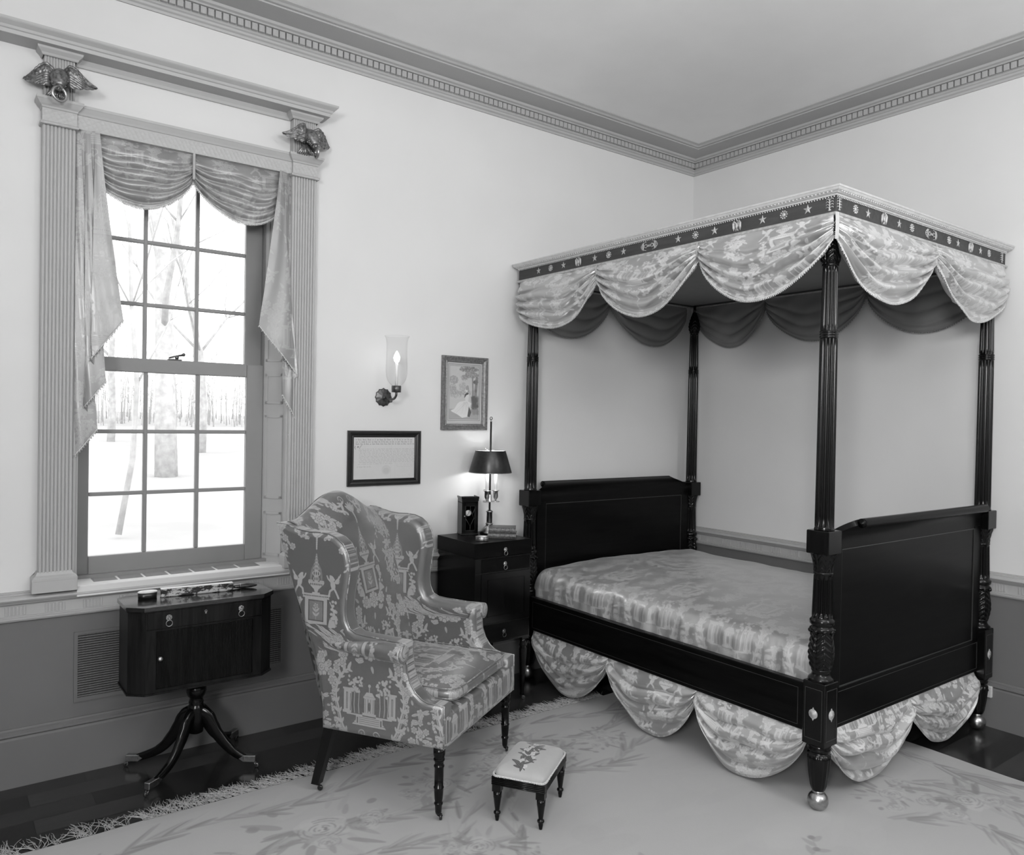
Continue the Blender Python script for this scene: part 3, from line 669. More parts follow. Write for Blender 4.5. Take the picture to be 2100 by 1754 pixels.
# ------------------------------------------------------------------ draped cloth
def swag(name, P0, P1, nrm, D, g0, g1, mat, parent, seed=1, folds=5.0, amp=.017, bulge=.03, uo=(0, 0), nu=56, nv=64, g_scale=1.0, trim=None, vpat=1.25, inner=0.0, world=True):
    """cloth hung from the level line P0-P1, gathered up at both ends and sagging between them"""
    P0 = Vector(P0); P1 = Vector(P1); n = Vector(nrm); L = (P1-P0).length; R = random.Random(seed)
    ph = R.uniform(0, .5); sk = R.uniform(-.06, .06)
    def fn(u, v):
        uu = u+sk*sin(pi*u)*v
        g = lerp(g0, g1, smooth01(uu))*v**.8
        s = max(0.0, sin(pi*min(1, max(0, uu))))**.62
        k = 1-s
        drop = g+(D*v-g)*s
        fv = v**1.35
        wv = smooth01((v-.06)/.35)
        f = folds*fv+(ph+.22*sin(3*pi*u+seed))*4*v*(1-v)
        fold = abs(sin(pi*f))**.75
        a = amp*wv*(.5+.5*k)*(1-.25*sin(5*u+seed))
        near = 1-.55*smooth01((k-.55)/.45)
        d = bulge*sin(pi*v**.8)*s**.7+a*(fold-.35)*near*2.2*s**.15
        # fine gather pleats radiating from the tape
        gk = smooth01((k-.5)/.4); d += gk*.005*sin(fv*2*pi*8+seed)*wv
        d += .006*sin(u*7+seed*2)*sin(v*5+seed)*s+.003*sin(u*19+v*11+seed)
        rim = smooth01((v-.93)/.07); d -= rim*.010
        p = P0.lerp(P1, u)+n*(d+inner); p.z -= drop
        return p
    mb = MB().grid(fn, nu, nv, True, uvf=lambda u, v, p: (uo[0]+u*L, uo[1]-v*D*vpat*(1+.0*u)))
    o = mb.build(name, mat, parent, world)
    if trim:
        t = MB(); pts = [fn(i/nu, 1.0) for i in range(nu+1)]; t.tube([p+n*.001 for p in pts], .0028, 5)
        Lp = 0; m = nu*3
        for i in range(m):
            p = fn((i+.5)/m, 1.0); q = p+Vector((0, 0, -.0075))+n*.001*sin(i)
            t.tube([p+n*.002, q+(P1-P0).normalized()*.0018*(1 if i % 2 else -1)], [.0012, .0024], 4)
        t.build('fringe', trim, o, world)
    return o

# ------------------------------------------------------------------ window draperies
M['drape'] = mat_image('window_damask', dam, .28, .36, .36, .46, .2, (1/DW, 1/DH), bumps=.05, spec=.5, metal=(.35, .2))
t = thing('swag_valance', 'double-swagged damask valance across the top of the window', 'valance', (-3.39, -.03, 2.64))
for i, (xa, xb, ga, gb, D) in enumerate(((-3.815, -3.372, .10, .105, .270), (-3.378, -2.935, .105, .10, .264))):
    swag('swag', (xa, -.022, 2.645), (xb, -.022, 2.645), (0, -1, 0), D, ga, gb, M['drape'], t, seed=3+i, folds=5.5, amp=.015, bulge=.012, trim=M['fringe'], uo=(.1+.2*i, .3+i*.3), vpat=1.6)
MB().box(-3.381, -3.370, -.045, -.03, 2.53, 2.648, .004).build('tape', M['tape'], t)
def jabot(label, top, Z, y0, sd, grp=None):
    t = thing('jabot', label, 'curtain', (top[0][0], y0, 2.64), 0, 'jabots at the window sides')
    n = len(Z); T = [lerp(top[0][0], top[1][0], (k/(n-1))) for k in range(n)]; Y = [y0-.034+.0066*k for k in range(n)]
    for k in range(n-1):
        def fn(u, v):
            zt = 2.645; xa = lerp(T[k], Z[k][0], v**1.15); xb = lerp(T[k+1], Z[k+1][0], v**1.15)
            z = lerp(zt, lerp(Z[k][1], Z[k+1][1], u), v); x = lerp(xa, xb, u)
            y = lerp(Y[k], Y[k+1], u)-.006*sin(pi*u)*(1 if k % 2 == 0 else -1)*v-.003*sin(u*9+v*7+sd)*v-.0016*sin(v*31+u*5+sd)*v
            return (x, y, z)
        o = MB().grid(fn, 14, 60, True, uvf=lambda u, v, p: (p[0]*1.0+.07*k, p[2]*.9)).build('pleat', M['drape'], t)
        tr = MB(); pts = [Vector(fn(i/24, 1.0))+Vector((0, -.003, 0)) for i in range(25)]; tr.tube(pts, .0026, 5)
        for i in range(25):
            p = pts[i]; tr.tube([p, p+Vector((.0028*(1 if i % 2 else -1), 0, -.008))], [.0014, .0026], 4)
        if k % 2 == 0: tr.build('fringe', M['fringe'], o)
    return t
jabot('left damask jabot with stepped pleats beside the window', [(-3.752,), (-3.834,)], [(-3.657, 1.885), (-3.778, 1.715), (-3.718, 1.630), (-3.795, 1.522), (-3.746, 1.430), (-3.829, 1.318)], -.03, 1)
jabot('right damask jabot with stepped pleats beside the window', [(-2.998,), (-2.928,)], [(-3.088, 1.912), (-2.895, 1.692), (-2.968, 1.597), (-2.892, 1.472), (-2.930, 1.412), (-2.868, 1.302)], -.03, 2)

# ------------------------------------------------------------------ carved eagles
def eagle(label, x, y, z, yaw, ring_rot):
    t = thing('carved_eagle', label, 'carving', (x, y, z), 0, 'carved eagles above the window')
    G = M['eagle']; b = MB()
    Rm = Matrix.Rotation(yaw, 3, 'Z')
    T = lambda p: Vector((x, y, z))+Rm @ Vector(p)
    # body leaning out from the wall, neck bowed down
    path = spline([(0, .030, .022), (.002, .006, .030), (.004, -.022, .018), (.006, -.040, -.004), (.007, -.048, -.024)], 5); n = len(path)
    rad = [interp([(0, .016), (.3, .034), (.55, .036), (.8, .023), (1, .016)], i/(n-1)) for i in range(n)]
    b.tube([T(p) for p in path], rad, 14)
    R = random.Random(4)
    for k in range(60):
        i = R.randint(2, n-2); a = R.uniform(0, 6.28); p = Vector(path[i])+Vector((cos(a)*rad[i]*.92, 0, sin(a)*rad[i]*.92)); b.sphere(T(p), .007, .006, .004, 6, 4)
    b.build('body', G, t)
    h = MB().sphere(T((.008, -.052, -.030)), .015, .017, .013).tube([T((.010, -.066, -.034)), T((.011, -.078, -.039)), T((.011, -.080, -.047))], [.006, .004, .001], 7)
    h.build('head', G, t)
    for sx in (-1, 1):
        def wing(u, v, back=0):
            # u along span, v from leading edge to feather tips
            lx = interp([(0, .008), (.32, .042), (.48, .062), (.65, .084), (.82, .108), (1, .130)], u); lz = interp([(0, .030), (.15, .056), (.32, .069), (.48, .060), (.65, .038), (.82, .020), (1, .012)], u)
            tx = interp([(0, .012), (.25, .036), (.5, .066), (.75, .098), (1, .126)], u); tz = interp([(0, -.012), (.2, -.016), (.4, -.017), (.6, -.014), (.8, -.006), (1, .006)], u)
            ly = interp([(0, .0), (.3, -.026), (.6, -.022), (1, .012)], u)
            q = .002*sin(v*pi*2); fe = (abs(sin(pi*(6*v-3.5*u*v))) if v > .35 else abs(sin(u*pi*9+(v*14)//1*1.6)))*.0055
            yy = ly-.012*sin(pi*v)*(1-u)-fe-q+back
            zz = lerp(lz, tz, v)-abs(sin(u*pi*6))*.003*smooth01((v-.8)/.2)
            return T((sx*lerp(lx, tx, v), yy, zz))
        w = MB().grid(lambda u, v: wing(u, v), 42, 18).grid(lambda u, v: wing(u, v, .008*(1-abs(2*v-1))+.001), 42, 18)
        w.tube([wing(i/20, 0)+Vector((0, .004, 0)) for i in range(21)], [.0075*(1-.6*i/20) for i in range(21)], 8)
        w.build('wing', G, t)
    tl = MB()
    for k in range(7):
        a = (k-3)*.17; tl.tube([T((-.004, .004, -.004)), T((-.014+sin(a)*.03, -.004, -.028)), T((-.022+sin(a)*.075, -.006, -.062-.006*cos(a)))], [.005, .0085, .003], 7)
    tl.build('tail', G, t)
    c = MB()
    for sx in (-1, 1):
        c.tube([T((sx*.014+.004, -.006, -.02)), T((sx*.018+.006, -.022, -.044)), T((sx*.016+.006, -.03, -.056))], [.011, .007, .004], 7)
        for k in (-1, 0, 1): c.tube([T((sx*.016+.006, -.03, -.056)), T((sx*.016+.006+k*.007, -.042, -.058)), T((sx*.016+.006+k*.008, -.045, -.066))], [.004, .0035, .001], 6)
    c.build('talon', G, t)
    rr = MB().torus(T((.010, -.060, -.058)), .0265, .0058, Matrix.Rotation(ring_rot, 3, 'Z') @ Matrix.Rotation(pi/2, 3, 'X'))
    rr.build('ring', M['brass'], t)
    return t
eagle('left carved gilt eagle with spread wings holding a ring, above the window', -3.897, -.075, 2.793, RD(-18), RD(22))
eagle('right carved gilt eagle with spread wings holding a ring, above the window', -2.868, -.075, 2.800, RD(12), RD(82))

# ------------------------------------------------------------------ wall sconce
t = thing('wall_sconce', 'wall sconce with a clear hurricane glass over a lit candle', 'sconce', (-2.408, 0, 1.603))
MX = Matrix.Rotation(pi/2, 4, 'X')   # lathe axis z -> -y
b = MB().lathe([(0, .049), (.004, .049), (.007, .044), (.010, .030), (.014, .020), (.02, .012), (.026, .010), (.028, .0)], 48, (-2.408, 0, 1.603), mod=lambda a, z: 1-.10*abs(sin(6*a)) if z < .012 else 1, M=MX)
b.build('backplate', M['darkbrass'], t)
MB().tube([Vector(p) for p in spline([(-2.408, -.02, 1.603), (-2.408, -.07, 1.592), (-2.408, -.115, 1.594), (-2.408, -.138, 1.610), (-2.408, -.14, 1.628)], 6)], .0062, 10).sphere((-2.408, -.085, 1.583), .008).build('arm', M['darkbrass'], t)
MB().lathe([(0, .010), (.001, .024), (.033, .0245), (.034, .022), (.033, .019), (.01, .018)], 28, (-2.408, -.14, 1.626)).build('socket', M['darkbrass'], t)
gp = [(1.652, .020), (1.660, .022), (1.672, .036), (1.690, .047), (1.715, .0535), (1.75, .055), (1.80, .0535), (1.85, .0525), (1.88, .0535), (1.898, .057), (1.910, .063)]
gp = [(p[1], p[0]) for p in spline([(r, z) for z, r in gp], 4)]; gp = [(z, r) for z, r in gp] if gp[0][0] > 1 else gp
MB().lathe([(z, r) for z, r in gp], 40, (-2.408, -.14, 0), cap=False).lathe([(z, r-.0018) for z, r in reversed(gp)], 40, (-2.408, -.14, 0), cap=False).torus((-2.408, -.14, 1.910), .0625, .0013, n=40, k=6).build('glass_shade', M['hurricane'], t)
MB().lathe([(1.655, .0075), (1.775, .0075), (1.778, .004)], 14, (-2.408, -.14, 0)).build('candle', M['candle'], t)
MB().lathe([(1.776, .004), (1.784, .012), (1.80, .0165), (1.815, .0125), (1.828, .006), (1.836, .001)], 12, (-2.408, -.14, 0)).build('flame', M['flame'], t)
def point(name, loc, e, r):
    l = bpy.data.lights.new(name, 'POINT'); l.energy = e; l.shadow_soft_size = r; o = bpy.data.objects.new(name, l); COL.objects.link(o); o.location = loc; return o
point('sconce_light', (-2.408, -.14, 1.80), .55, .012)

# ------------------------------------------------------------------ framed pictures
def draw_print():
    c = Cv(.2, .31, 2600, .62); R = random.Random(8)
    c.rect(.008, .192, .016, .302, .16); c.rect(.010, .190, .018, .300, .55); c.rect(.016, .184, .024, .294, .2); c.rect(.0175, .1825, .0255, .2925, .60)
    for k in range(260):      # sky and foliage masses
        x = R.uniform(.02, .18); y = R.uniform(.13, .29); c.ell(x, y, .012, .008, R.uniform(0, 3), .70, .06)
    def foliage(x0, y0, rx, ry, n, v):
        for k in range(n):
            a = R.uniform(0, 6.28); d = sqrt(R.uniform(0, 1)); c.ell(x0+cos(a)*rx*d, y0+sin(a)*ry*d, R.uniform(.002, .006), R.uniform(.0015, .004), R.uniform(0, 3), v+R.uniform(-.06, .06), .4)
    foliage(.125, .278, .055, .014, 260, .22); foliage(.14, .25, .04, .016, 200, .28); foliage(.10, .235, .02, .012, 70, .32); foliage(.165, .215, .014, .012, 80, .15)
    foliage(.04, .222, .024, .02, 150, .38); foliage(.035, .18, .02, .02, 120, .40); foliage(.09, .19, .022, .02, 90, .45); foliage(.05, .15, .035, .02, 160, .42); foliage(.11, .16, .03, .014, 100, .42)
    c.line([(.150, .10), (.150, .17), (.146, .24)], .010, .3, taper=True); c.line([(.162, .09), (.166, .17), (.172, .235)], .016, .22, .8)
    for k in range(240): c.ell(R.uniform(.145, .18), R.uniform(.05, .14), .006, .008, R.uniform(0, 3), .14, .25)
    c.rect(.0175, .1825, .0255, .075, .36, .7)
    for k in range(200): c.line([(R.uniform(.02, .17), R.uniform(.028, .07)), (R.uniform(.02, .17), R.uniform(.028, .07))], .0004, .25, .12)
    # seated lady in a wide pale gown, seen in profile
    c.poly([(.092, .115), (.115, .12), (.142, .105), (.136, .094), (.130, .06), (.118, .036), (.09, .031), (.062, .048), (.030, .062), (.026, .068), (.045, .075), (.062, .102), (.075, .112)], .78)
    for k in range(22): c.line([(.10+R.uniform(-.01, .02), .112), (.04+k*.0055, .055+R.uniform(-.01, .015))], .0007, .45, .5)
    c.poly([(.128, .09), (.142, .06), (.132, .034), (.12, .04)], .12); c.poly([(.102, .155), (.112, .160), (.128, .148), (.124, .118), (.108, .114)], .75)
    c.poly([(.100, .133), (.104, .152), (.116, .160), (.126, .158), (.122, .150), (.112, .146), (.104, .134)], .1)
    c.ell(.113, .171, .0065, .009, 0, .78); c.ell(.117, .184, .0085, .013, -.2, .4); c.line([(.124, .182), (.126, .162)], .003, .25)
    for k in range(26): x = .06+k*.003; c.line([(x, .0085), (x+.0016, .0085+R.uniform(-.001, .0016))], .0007, .35, .8)
    return c.image('engraving', 1)
def picture(label, x0, x1, z0, z1, fw, d, mat, im, lo, hi, kind='picture', name='framed_print', rope=False):
    t = thing(name, label, kind, ((x0+x1)/2, 0, z0))
    prof = [(0, -.001), (0, -d*.8), (.003, -d), (fw*.3, -d), (fw*.38, -d*.78), (fw*.55, -d*.70), (fw*.72, -d*.5), (fw*.86, -d*.62), (fw*.96, -d*.5), (fw, -d*.4), (fw, -.002)]
    mb = MB(); vs = []; n = len(prof)
    for (sx, sz) in ((0, 0), (1, 0), (1, 1), (0, 1)):
        for (a, y) in prof: vs.append((x0+a if sx == 0 else x1-a, y, z0+a if sz == 0 else z1-a))
    mb.add(vs, [(c*n+k, c*n+k+1, ((c+1) % 4)*n+k+1, ((c+1) % 4)*n+k) for c in range(4) for k in range(n-1)])
    if rope:
        for (a, r, p) in ((fw*.16, .0042, .0085), (fw*.90, .0022, .0055)):
            for (ax, az, bx, bz) in ((x0+a, z0+a, x1-a, z0+a), (x1-a, z0+a, x1-a, z1-a), (x1-a, z1-a, x0+a, z1-a), (x0+a, z1-a, x0+a, z0+a)):
                L = hypot(bx-ax, bz-az); m = int(L/p)
                for i in range(m):
                    u = (i+.5)/m; mb.sphere((lerp(ax, bx, u), -d*(1.0 if a < fw*.5 else .62), lerp(az, bz, u)), r*.62, r*.6, r, 6, 4, M=Matrix.Rotation(.6, 3, 'Y'))
    mb.build('frame', mat, t)
    mb = MB().add([(x0+fw, -.004, z0+fw), (x1-fw, -.004, z0+fw), (x1-fw, -.004, z1-fw), (x0+fw, -.004, z1-fw)], [(0, 1, 2, 3)], [(0, 0), (1, 0), (1, 1), (0, 1)])
    mb.box(x0+fw-.001, x1-fw+.001, -.0035, 0, z0+fw-.001, z1-fw+.001)
    mb.uv[4:] = [(.02, .02)]*(len(mb.uv)-4)
    mb.build('sheet', mat_image(name+'_sheet', im, lo, hi, .5, .5, ext='EXTEND'), t)
    return t
picture('small upright gilt-framed engraving of a seated lady under trees', -2.057, -1.754, 1.436, 1.845, .034, .022, M['pic'], draw_print(), .0, .72, rope=True)
def draw_doc():
    c = Cv(.35, .235, 2600, .80); R = random.Random(21)
    for k in range(40): c.ell(R.uniform(0, .35), R.uniform(0, .235), .02, .02, 0, .74, .12)
    def script(x0, x1, y, hgt, v, wd, al=.8):
        x = x0
        while x < x1:
            wl = R.uniform(.006, .022); pts = []; n = max(4, int(wl/.0011))
            for i in range(n): pts.append((x+wl*i/n, y+(hgt*.5 if i % 2 else 0)+R.uniform(-.15, .15)*hgt))
            c.line(pts, wd, v, al)
            if R.random() < .5: c.line([(x, y), (x+hgt*.4, y+hgt*1.5)], wd*1.2, v, al)
            x += wl+R.uniform(.003, .006)
    for k, y in enumerate((.219, .207, .195)): script(.012, .34, y, .0058, .15, .0011)
    for k in range(10): script(.026+R.uniform(0, .012), .342, .168-k*.0083, .0030, .25, .0008, .7)
    script(.026, .21, .084, .0034, .35, .0007); script(.02, .10, .067, .006, .4, .0008)
    for k in range(3): script(.235+k*.006, .342, .084-k*.009, .003, .42, .0006, .6)
    script(.25, .345, .016, .003, .5, .0006, .5); script(.256, .345, .009, .003, .5, .0006, .5)
    c.line([(.006, .178), (.010, .186), (.007, .176), (.012, .168)], .0018, .12); c.line([(.020, .176), (.024, .186), (.028, .178), (.022, .180), (.030, .182)], .0018, .15); c.line([(.032, .172), (.042, .188), (.047, .190)], .0018, .15)
    c.ell(.185, .05, .026, .028, 0, .70, .7); c.ell(.185, .045, .017, .016, 0, .62, .5); c.line([(.21, .0), (.215, .235)], .004, .70, .4); c.line([(.236, .0), (.236, .235)], .003, .72, .4)
    return c.image('letter', 1)
picture('black-framed handwritten document hanging below the wall sconce', -2.608, -2.185, 1.145, 1.429, .034, .018, M['black'], draw_doc(), .0, .66, name='framed_document')
# ------------------------------------------------------------------ lion-mask ring pull (faces -y)
def pull(parent, x, y, z, s=1.0, mat=None):
    b = MB(); b.lathe([(0, .010*s), (.002*s, .0105*s), (.005*s, .008*s), (.009*s, .0)], 18, (x, y, z), M=MX)
    for k in range(11):
        a = 2*pi*k/11; b.sphere((x+cos(a)*.0088*s, y-.003*s, z+sin(a)*.0095*s), .0034*s, .003*s, .0034*s, 6, 4)
    for p in ((0, -.0115, -.001, .0038), (-.0035, -.009, .003, .0022), (.0035, -.009, .003, .0022), (0, -.009, .010, .0035), (0, -.0095, -.006, .003)): b.sphere((x+p[0]*s, y+p[1]*s, z+p[2]*s), p[3]*s, None, None, 7, 5)
    o = b.build('lion_mask', mat or M['brass'], parent)
    MB().torus((x, y-.0085*s, z-.020*s), .0115*s, .0014*s, Matrix.Rotation(pi/2, 3, 'X'), 22, 6).build('ring', mat or M['brass'], o)
    return o
def caster(parent, p, d=(0, -1), s=1.0, mat=None, swivel=.012):
    """small swivelling wheel: p is the floor contact point"""
    x, y, z = p; r = .011*s; d = Vector((d[0], d[1], 0)).normalized(); w = Vector((-d.y, d.x, 0)); mb = MB()
    Mw = Matrix((d, Vector((0, 0, 1)), w)).transposed()
    mb.lathe([(-.004*s, r*.5), (-.004*s, r*.92), (-.002*s, r), (.002*s, r), (.004*s, r*.92), (.004*s, r*.5)], 18, (x, y, z+r), M=Mw.to_4x4())
    for q in (-1, 1):
        o = w*q*.0058*s; a = Vector((x, y, z+r))+o; bb = a-d*swivel*s+Vector((0, 0, r*1.35)); mb.tube([a, a-d*swivel*.4*s+Vector((0, 0, r*.8)), bb], [.0035*s, .0035*s, .003*s], 6)
    c = Vector((x, y, z+r*2.3))-d*swivel*s; mb.tube([c, c+Vector((0, 0, .008*s))], [.0075*s, .0068*s], 10)
    return mb.build('caster', mat or M['darkbrass'], parent)

# ------------------------------------------------------------------ work table
cx, cy = -3.386, -.222
t = thing('work_table', 'dark octagonal-ended worktable on a four-legged pedestal below the window', 'table', (cx, cy, 0))
def octa(hx, hy, ch, cyy): return [(-hx, -hy+cyy), (-hx+ch, -hy), (hx-ch, -hy), (hx, -hy+cyy), (hx, hy-cyy), (hx-ch, hy), (-hx+ch, hy), (-hx, hy-cyy)]
O1 = octa(.294, .140, .057, .050)
sc_ = lambda k: [(x*(abs(x)-k)/abs(x) if x else 0, y*(abs(y)-k)/abs(y) if y else 0) for x, y in O1]
TT = lambda z: Matrix.Translation((cx, cy, z))
MB().prism(O1, .016, TT(.719)).build('table_top', M['tabletop'], t)
body = MB().prism(sc_(.008), .332, TT(.387)); body.prism(sc_(.004), .007, TT(.384)).prism(sc_(.004), .004, TT(.714))
fy = cy-.132
o = body.build('case', M['table'], t)
MB().box(cx-.225, cx+.225, fy-.0032, fy, .645, .712, .001).build('drawer', M['table'], t)
lp = MB()
for (a, b_, c_, d_) in ((-.227, .227, .6435, .6448), (-.227, .227, .7125, .7135), (-.190, .190, .634, .6352), (-.190, .190, .405, .4062)): lp.box(cx+a, cx+b_, fy-.0042, fy, c_, d_)
lp.box(cx-.191, cx-.1898, fy-.004, fy, .405, .635); lp.box(cx+.1898, cx+.191, fy-.004, fy, .405, .635)
lp.build('string_inlay', M['maho'], t)
mb = MB(); n = 62
for k in range(n):
    a = cx-.188+.376*k/n; w = .376/n
    mb.grid(lambda u, v: (a+w*u, fy-.0015-.0024*sin(pi*u), lerp(.407, .633, v)), 4, 1, smooth=True)
door = mb.build('tambour_door', M['tambour'], t)
MB().lathe([(0, .004), (.006, .004), (.009, .008), (.014, .010), (.019, .007), (.020, 0)], 18, (cx-.178, fy, .528), M=MX).build('knob', M['glassknob'], door)
pull(t, -3.532, fy-.004, .686, 1.05); pull(t, -3.246, fy-.004, .686, 1.05)
MB().torus((-3.389, fy-.0045, .693), .0045, .0009, Matrix.Rotation(pi/2, 3, 'X'), 16, 5).box(-3.3915, -3.3865, fy-.0052, fy-.003, .683, .692).build('escutcheon', M['brass'], t)
ped = [(.262, .034), (.268, .030), (.274, .029), (.280, .031), (.286, .028), (.298, .027), (.306, .033), (.322, .038), (.340, .038), (.352, .031), (.358, .027), (.365, .026), (.385, .028)]
MB().lathe([(.145, .018), (.15, .028), (.20, .033), (.25, .036)]+ped, 32, (cx, cy, 0), mod=lambda a, z: 1+.05*abs(sin(8*a)) if .30 < z < .35 else 1).build('pedestal', M['maho'], t)
feet = [(-3.613, -.385), (-3.625, -.062), (-3.178, -.372), (-3.158, -.045)]
for (fx, fy2) in feet:
    d = Vector((fx-cx, fy2-cy, 0)); L = d.length; d.normalize(); w = Vector((-d.y, d.x, 0))
    P = spline([(.008, 0, .235), (.045, 0, .218), (.085, 0, .150), (.145, 0, .080), (L-.055, 0, .043), (L-.012, 0, .036)], 7); n = len(P)
    def leg(u, v):
        i = v*(n-1); i0 = min(n-2, int(i)); p = P[i0].lerp(P[i0+1], i-i0); tg = (P[i0+1]-P[i0]).normalized(); up = Vector((-tg.z, 0, tg.x))
        hh = interp([(0, .030), (.25, .028), (.6, .019), (1, .0115)], v); ww = interp([(0, .019), (.3, .017), (1, .0105)], v); a = 2*pi*u
        e = 1+.10*max(0, sin(a))*abs(sin(v*28+abs(cos(a))*4)) if v < .62 else 1
        q = p+up*(hh*sin(a)*e); off = ww*cos(a)*(abs(cos(a))**-.35 if abs(cos(a)) > .05 else 1); off = max(-ww, min(ww, off))
        return Vector((cx, cy, 0))+d*q.x+w*off+Vector((0, 0, q.z))
    lg = MB().grid(leg, 24, 44, cu=True).build('leg', M['maho'], t)
    c0 = Vector((cx, cy, 0))+d*(L-.052)+Vector((0, 0, .0415)); c1 = Vector((cx, cy, 0))+d*(L-.002)+Vector((0, 0, .036))
    Mc = Matrix((d, w, Vector((0, 0, 1)))).transposed().to_4x4(); Mc.translation = c0
    MB().box(0, .052, -.0125, .0125, -.0145, .0125, .002, M=Mc).prism([(0, -.0127), (-.018, 0), (0, .0127)], .002, Mc @ Matrix.Translation((0, 0, .0115))).prism([(0, -.012), (-.018, 0), (0, .012)], .0254, Mc @ Matrix.Rotation(pi/2, 4, 'X') @ Matrix.Translation((0, 0, -.0127))).build('toe_cap', M['brass'], lg)
    q = Vector((cx, cy, 0))+d*(L+.002)
    caster(lg, (q.x, q.y, 0), (d.x, d.y), .95)
# things on the worktable
zt = .7352
t = thing('trinket_box', 'small oval dark box with pale carved lid at the left of the worktable', 'box', (-3.578, -.195, zt))

mb = MB().lathe([(0, .036), (.026, .037)], 36, (0, 0, 0)); mb.v = [(x-3.578, y*.62-.195, z+zt) for x, y, z in mb.v]; mb.build('box_body', M['black'], t)
mb = MB().lathe([(.026, .0385), (.029, .0385), (.032, .034), (.0335, .02), (.034, 0)], 36, (0, 0, 0), mod=lambda a, z: 1+.02*sin(9*a)); mb.v = [(x-3.578, y*.62-.195, z+zt) for x, y, z in mb.v]; mb.build('lid', M['ivory'], t)
t = thing('long_box', 'long narrow worn lacquer box across the middle of the worktable', 'box', (-3.383, -.20, zt))
Mr = Matrix.Translation((-3.383, -.205, zt)) @ Matrix.Rotation(RD(-5), 4, 'Z')
MB().box(-.145, .145, -.016, .016, 0, .034, .0035, M=Mr).build('box_body', M['worn'], t); MB().box(-.145, .145, -.0163, .0163, .0245, .0252, M=Mr).build('lid_seam', M['black'], t)
MB().box(-.1448, .1448, -.0155, .0155, .0335, .0348, .001, M=Mr).build('lid_top', M['ivory'], t)
t = thing('lens_case', 'slim tapered rounded case at the right end of the worktable', 'case', (-3.185, -.20, zt))
def cas(u, v):
    r = .0125*max(0.0, sin(pi*min(.985, max(.015, v))))**.45; a = 2*pi*u
    return Mr2 @ Vector(((v-.5)*.115, cos(a)*r*1.25, .0105+sin(a)*r*.82))
Mr2 = Matrix.Translation((-3.188, -.205, zt)) @ Matrix.Rotation(RD(-14), 4, 'Z')
MB().grid(cas, 20, 30, cu=True).build('case_shell', M['shell'], t); MB().tube([Mr2 @ Vector((-.012, cos(a)*.0157, .0105+sin(a)*.0105)) for a in [2*pi*i/20 for i in range(20)]], .0007, 5, closed=True).build('band', M['brass'], t)

# ------------------------------------------------------------------ bedside cabinet
x0, x1, y0, y1 = -2.082, -1.712, -.392, -.032
t = thing('bedside_cabinet', 'dark wood bedside cabinet with drawers and a panelled door beside the bed', 'cabinet', ((x0+x1)/2, (y0+y1)/2, 0))
MB().box(x0, x1, y0, y1, .788, .865, .0015).build('lid_box', M['mahox'], t)
MB().box(x0+.006, x1-.006, y0+.004, y1, .342, .786).build('case', M['maho'], t)
yf = y0+.004
MB().box(x0+.045, x1-.012, yf-.003, yf, .712, .780, .001).build('drawer', M['mahox'], t)
MB().box(x0+.045, x1-.012, yf-.003, yf, .352, .438, .001).build('drawer', M['mahox'], t)
d = MB().box(x0+.045, x1-.012, yf-.003, yf, .446, .704, .001).build('door', M['maho'], t)
mb = MB()
for (a, b_, c_, e_) in ((x0+.085, x1-.045, .480, .483), (x0+.085, x1-.045, .668, .671), (x0+.085, x0+.0875, .480, .671), (x1-.0475, x1-.045, .480, .671)): mb.box(a, b_, yf-.0055, yf-.002, c_, e_)
mb.build('door_moulding', M['maho'], d)
for z in (.708, .7845, .442): MB().box(x0+.008, x1-.008, yf-.0012, yf, z-.0006, z+.0006).build('string_inlay', M['table'], t)
for z in (.822, .748, .396): pull(t, -1.890, yf-.003 if z < .8 else y0, z, .95, M['darkbrass'] if z < .5 else M['brass'])
for (lx, ly) in ((x0+.028, y0+.028), (x1-.028, y0+.028), (x0+.028, y1-.028), (x1-.028, y1-.028)):
    lg = MB().box(lx-.02, lx+.02, ly-.02, ly+.02, .330, .345).lathe([(.022, .009), (.03, .011), (.04, .009), (.06, .012), (.20, .018), (.27, .020), (.285, .016), (.292, .021), (.30, .018), (.312, .017), (.33, .0195)], 20, (lx, ly, 0)).build('leg', M['maho'], t)
    caster(lg, (lx+.008, ly-.004, 0), (1, -.4), .85)
zn = .8652
# glazed watch stand
Mw = Matrix.Translation((-1.985, -.122, zn)) @ Matrix.Rotation(RD(-17), 4, 'Z')
t = thing('watch_stand', 'small dark glazed watch stand with diamond glazing bars on the bedside cabinet', 'watch stand', (-1.95, -.09, zn))
w_, d_, h_ = .092, .085, .205
mb = MB().box(0, .006, 0, d_, 0, h_, M=Mw).box(w_-.006, w_, 0, d_, 0, h_, M=Mw).box(0, w_, d_-.005, d_, 0, h_, M=Mw).box(-.002, w_+.002, -.002, d_+.001, 0, .008, .001, M=Mw).box(0, w_, 0, d_, h_-.03, h_-.024, M=Mw)
mb.box(.006, .021, 0, .006, .008, h_-.026, M=Mw).box(w_-.018, w_-.006, 0, .006, .008, h_-.026, M=Mw).box(.02, w_-.018, 0, .006, .008, .026, M=Mw).box(.006, w_-.006, 0, .006, h_-.045, h_, M=Mw)
mb.box(-.004, w_+.004, -.005, .0, h_-.006, h_+.006, .001, M=Mw).box(-.002, w_+.002, -.003, 0, h_-.018, h_-.006, M=Mw).box(-.004, .0, -.004, d_, h_-.006, h_+.006, .001, M=Mw).box(w_, w_+.004, -.004, d_, h_-.006, h_+.006, .001, M=Mw)
mb.build('case', M['maho'], t)
ga, gb, gz0, gz1 = .021, w_-.018, .026, h_-.045; gm = (ga+gb)/2; zm = (gz0+gz1)/2
bars = MB()
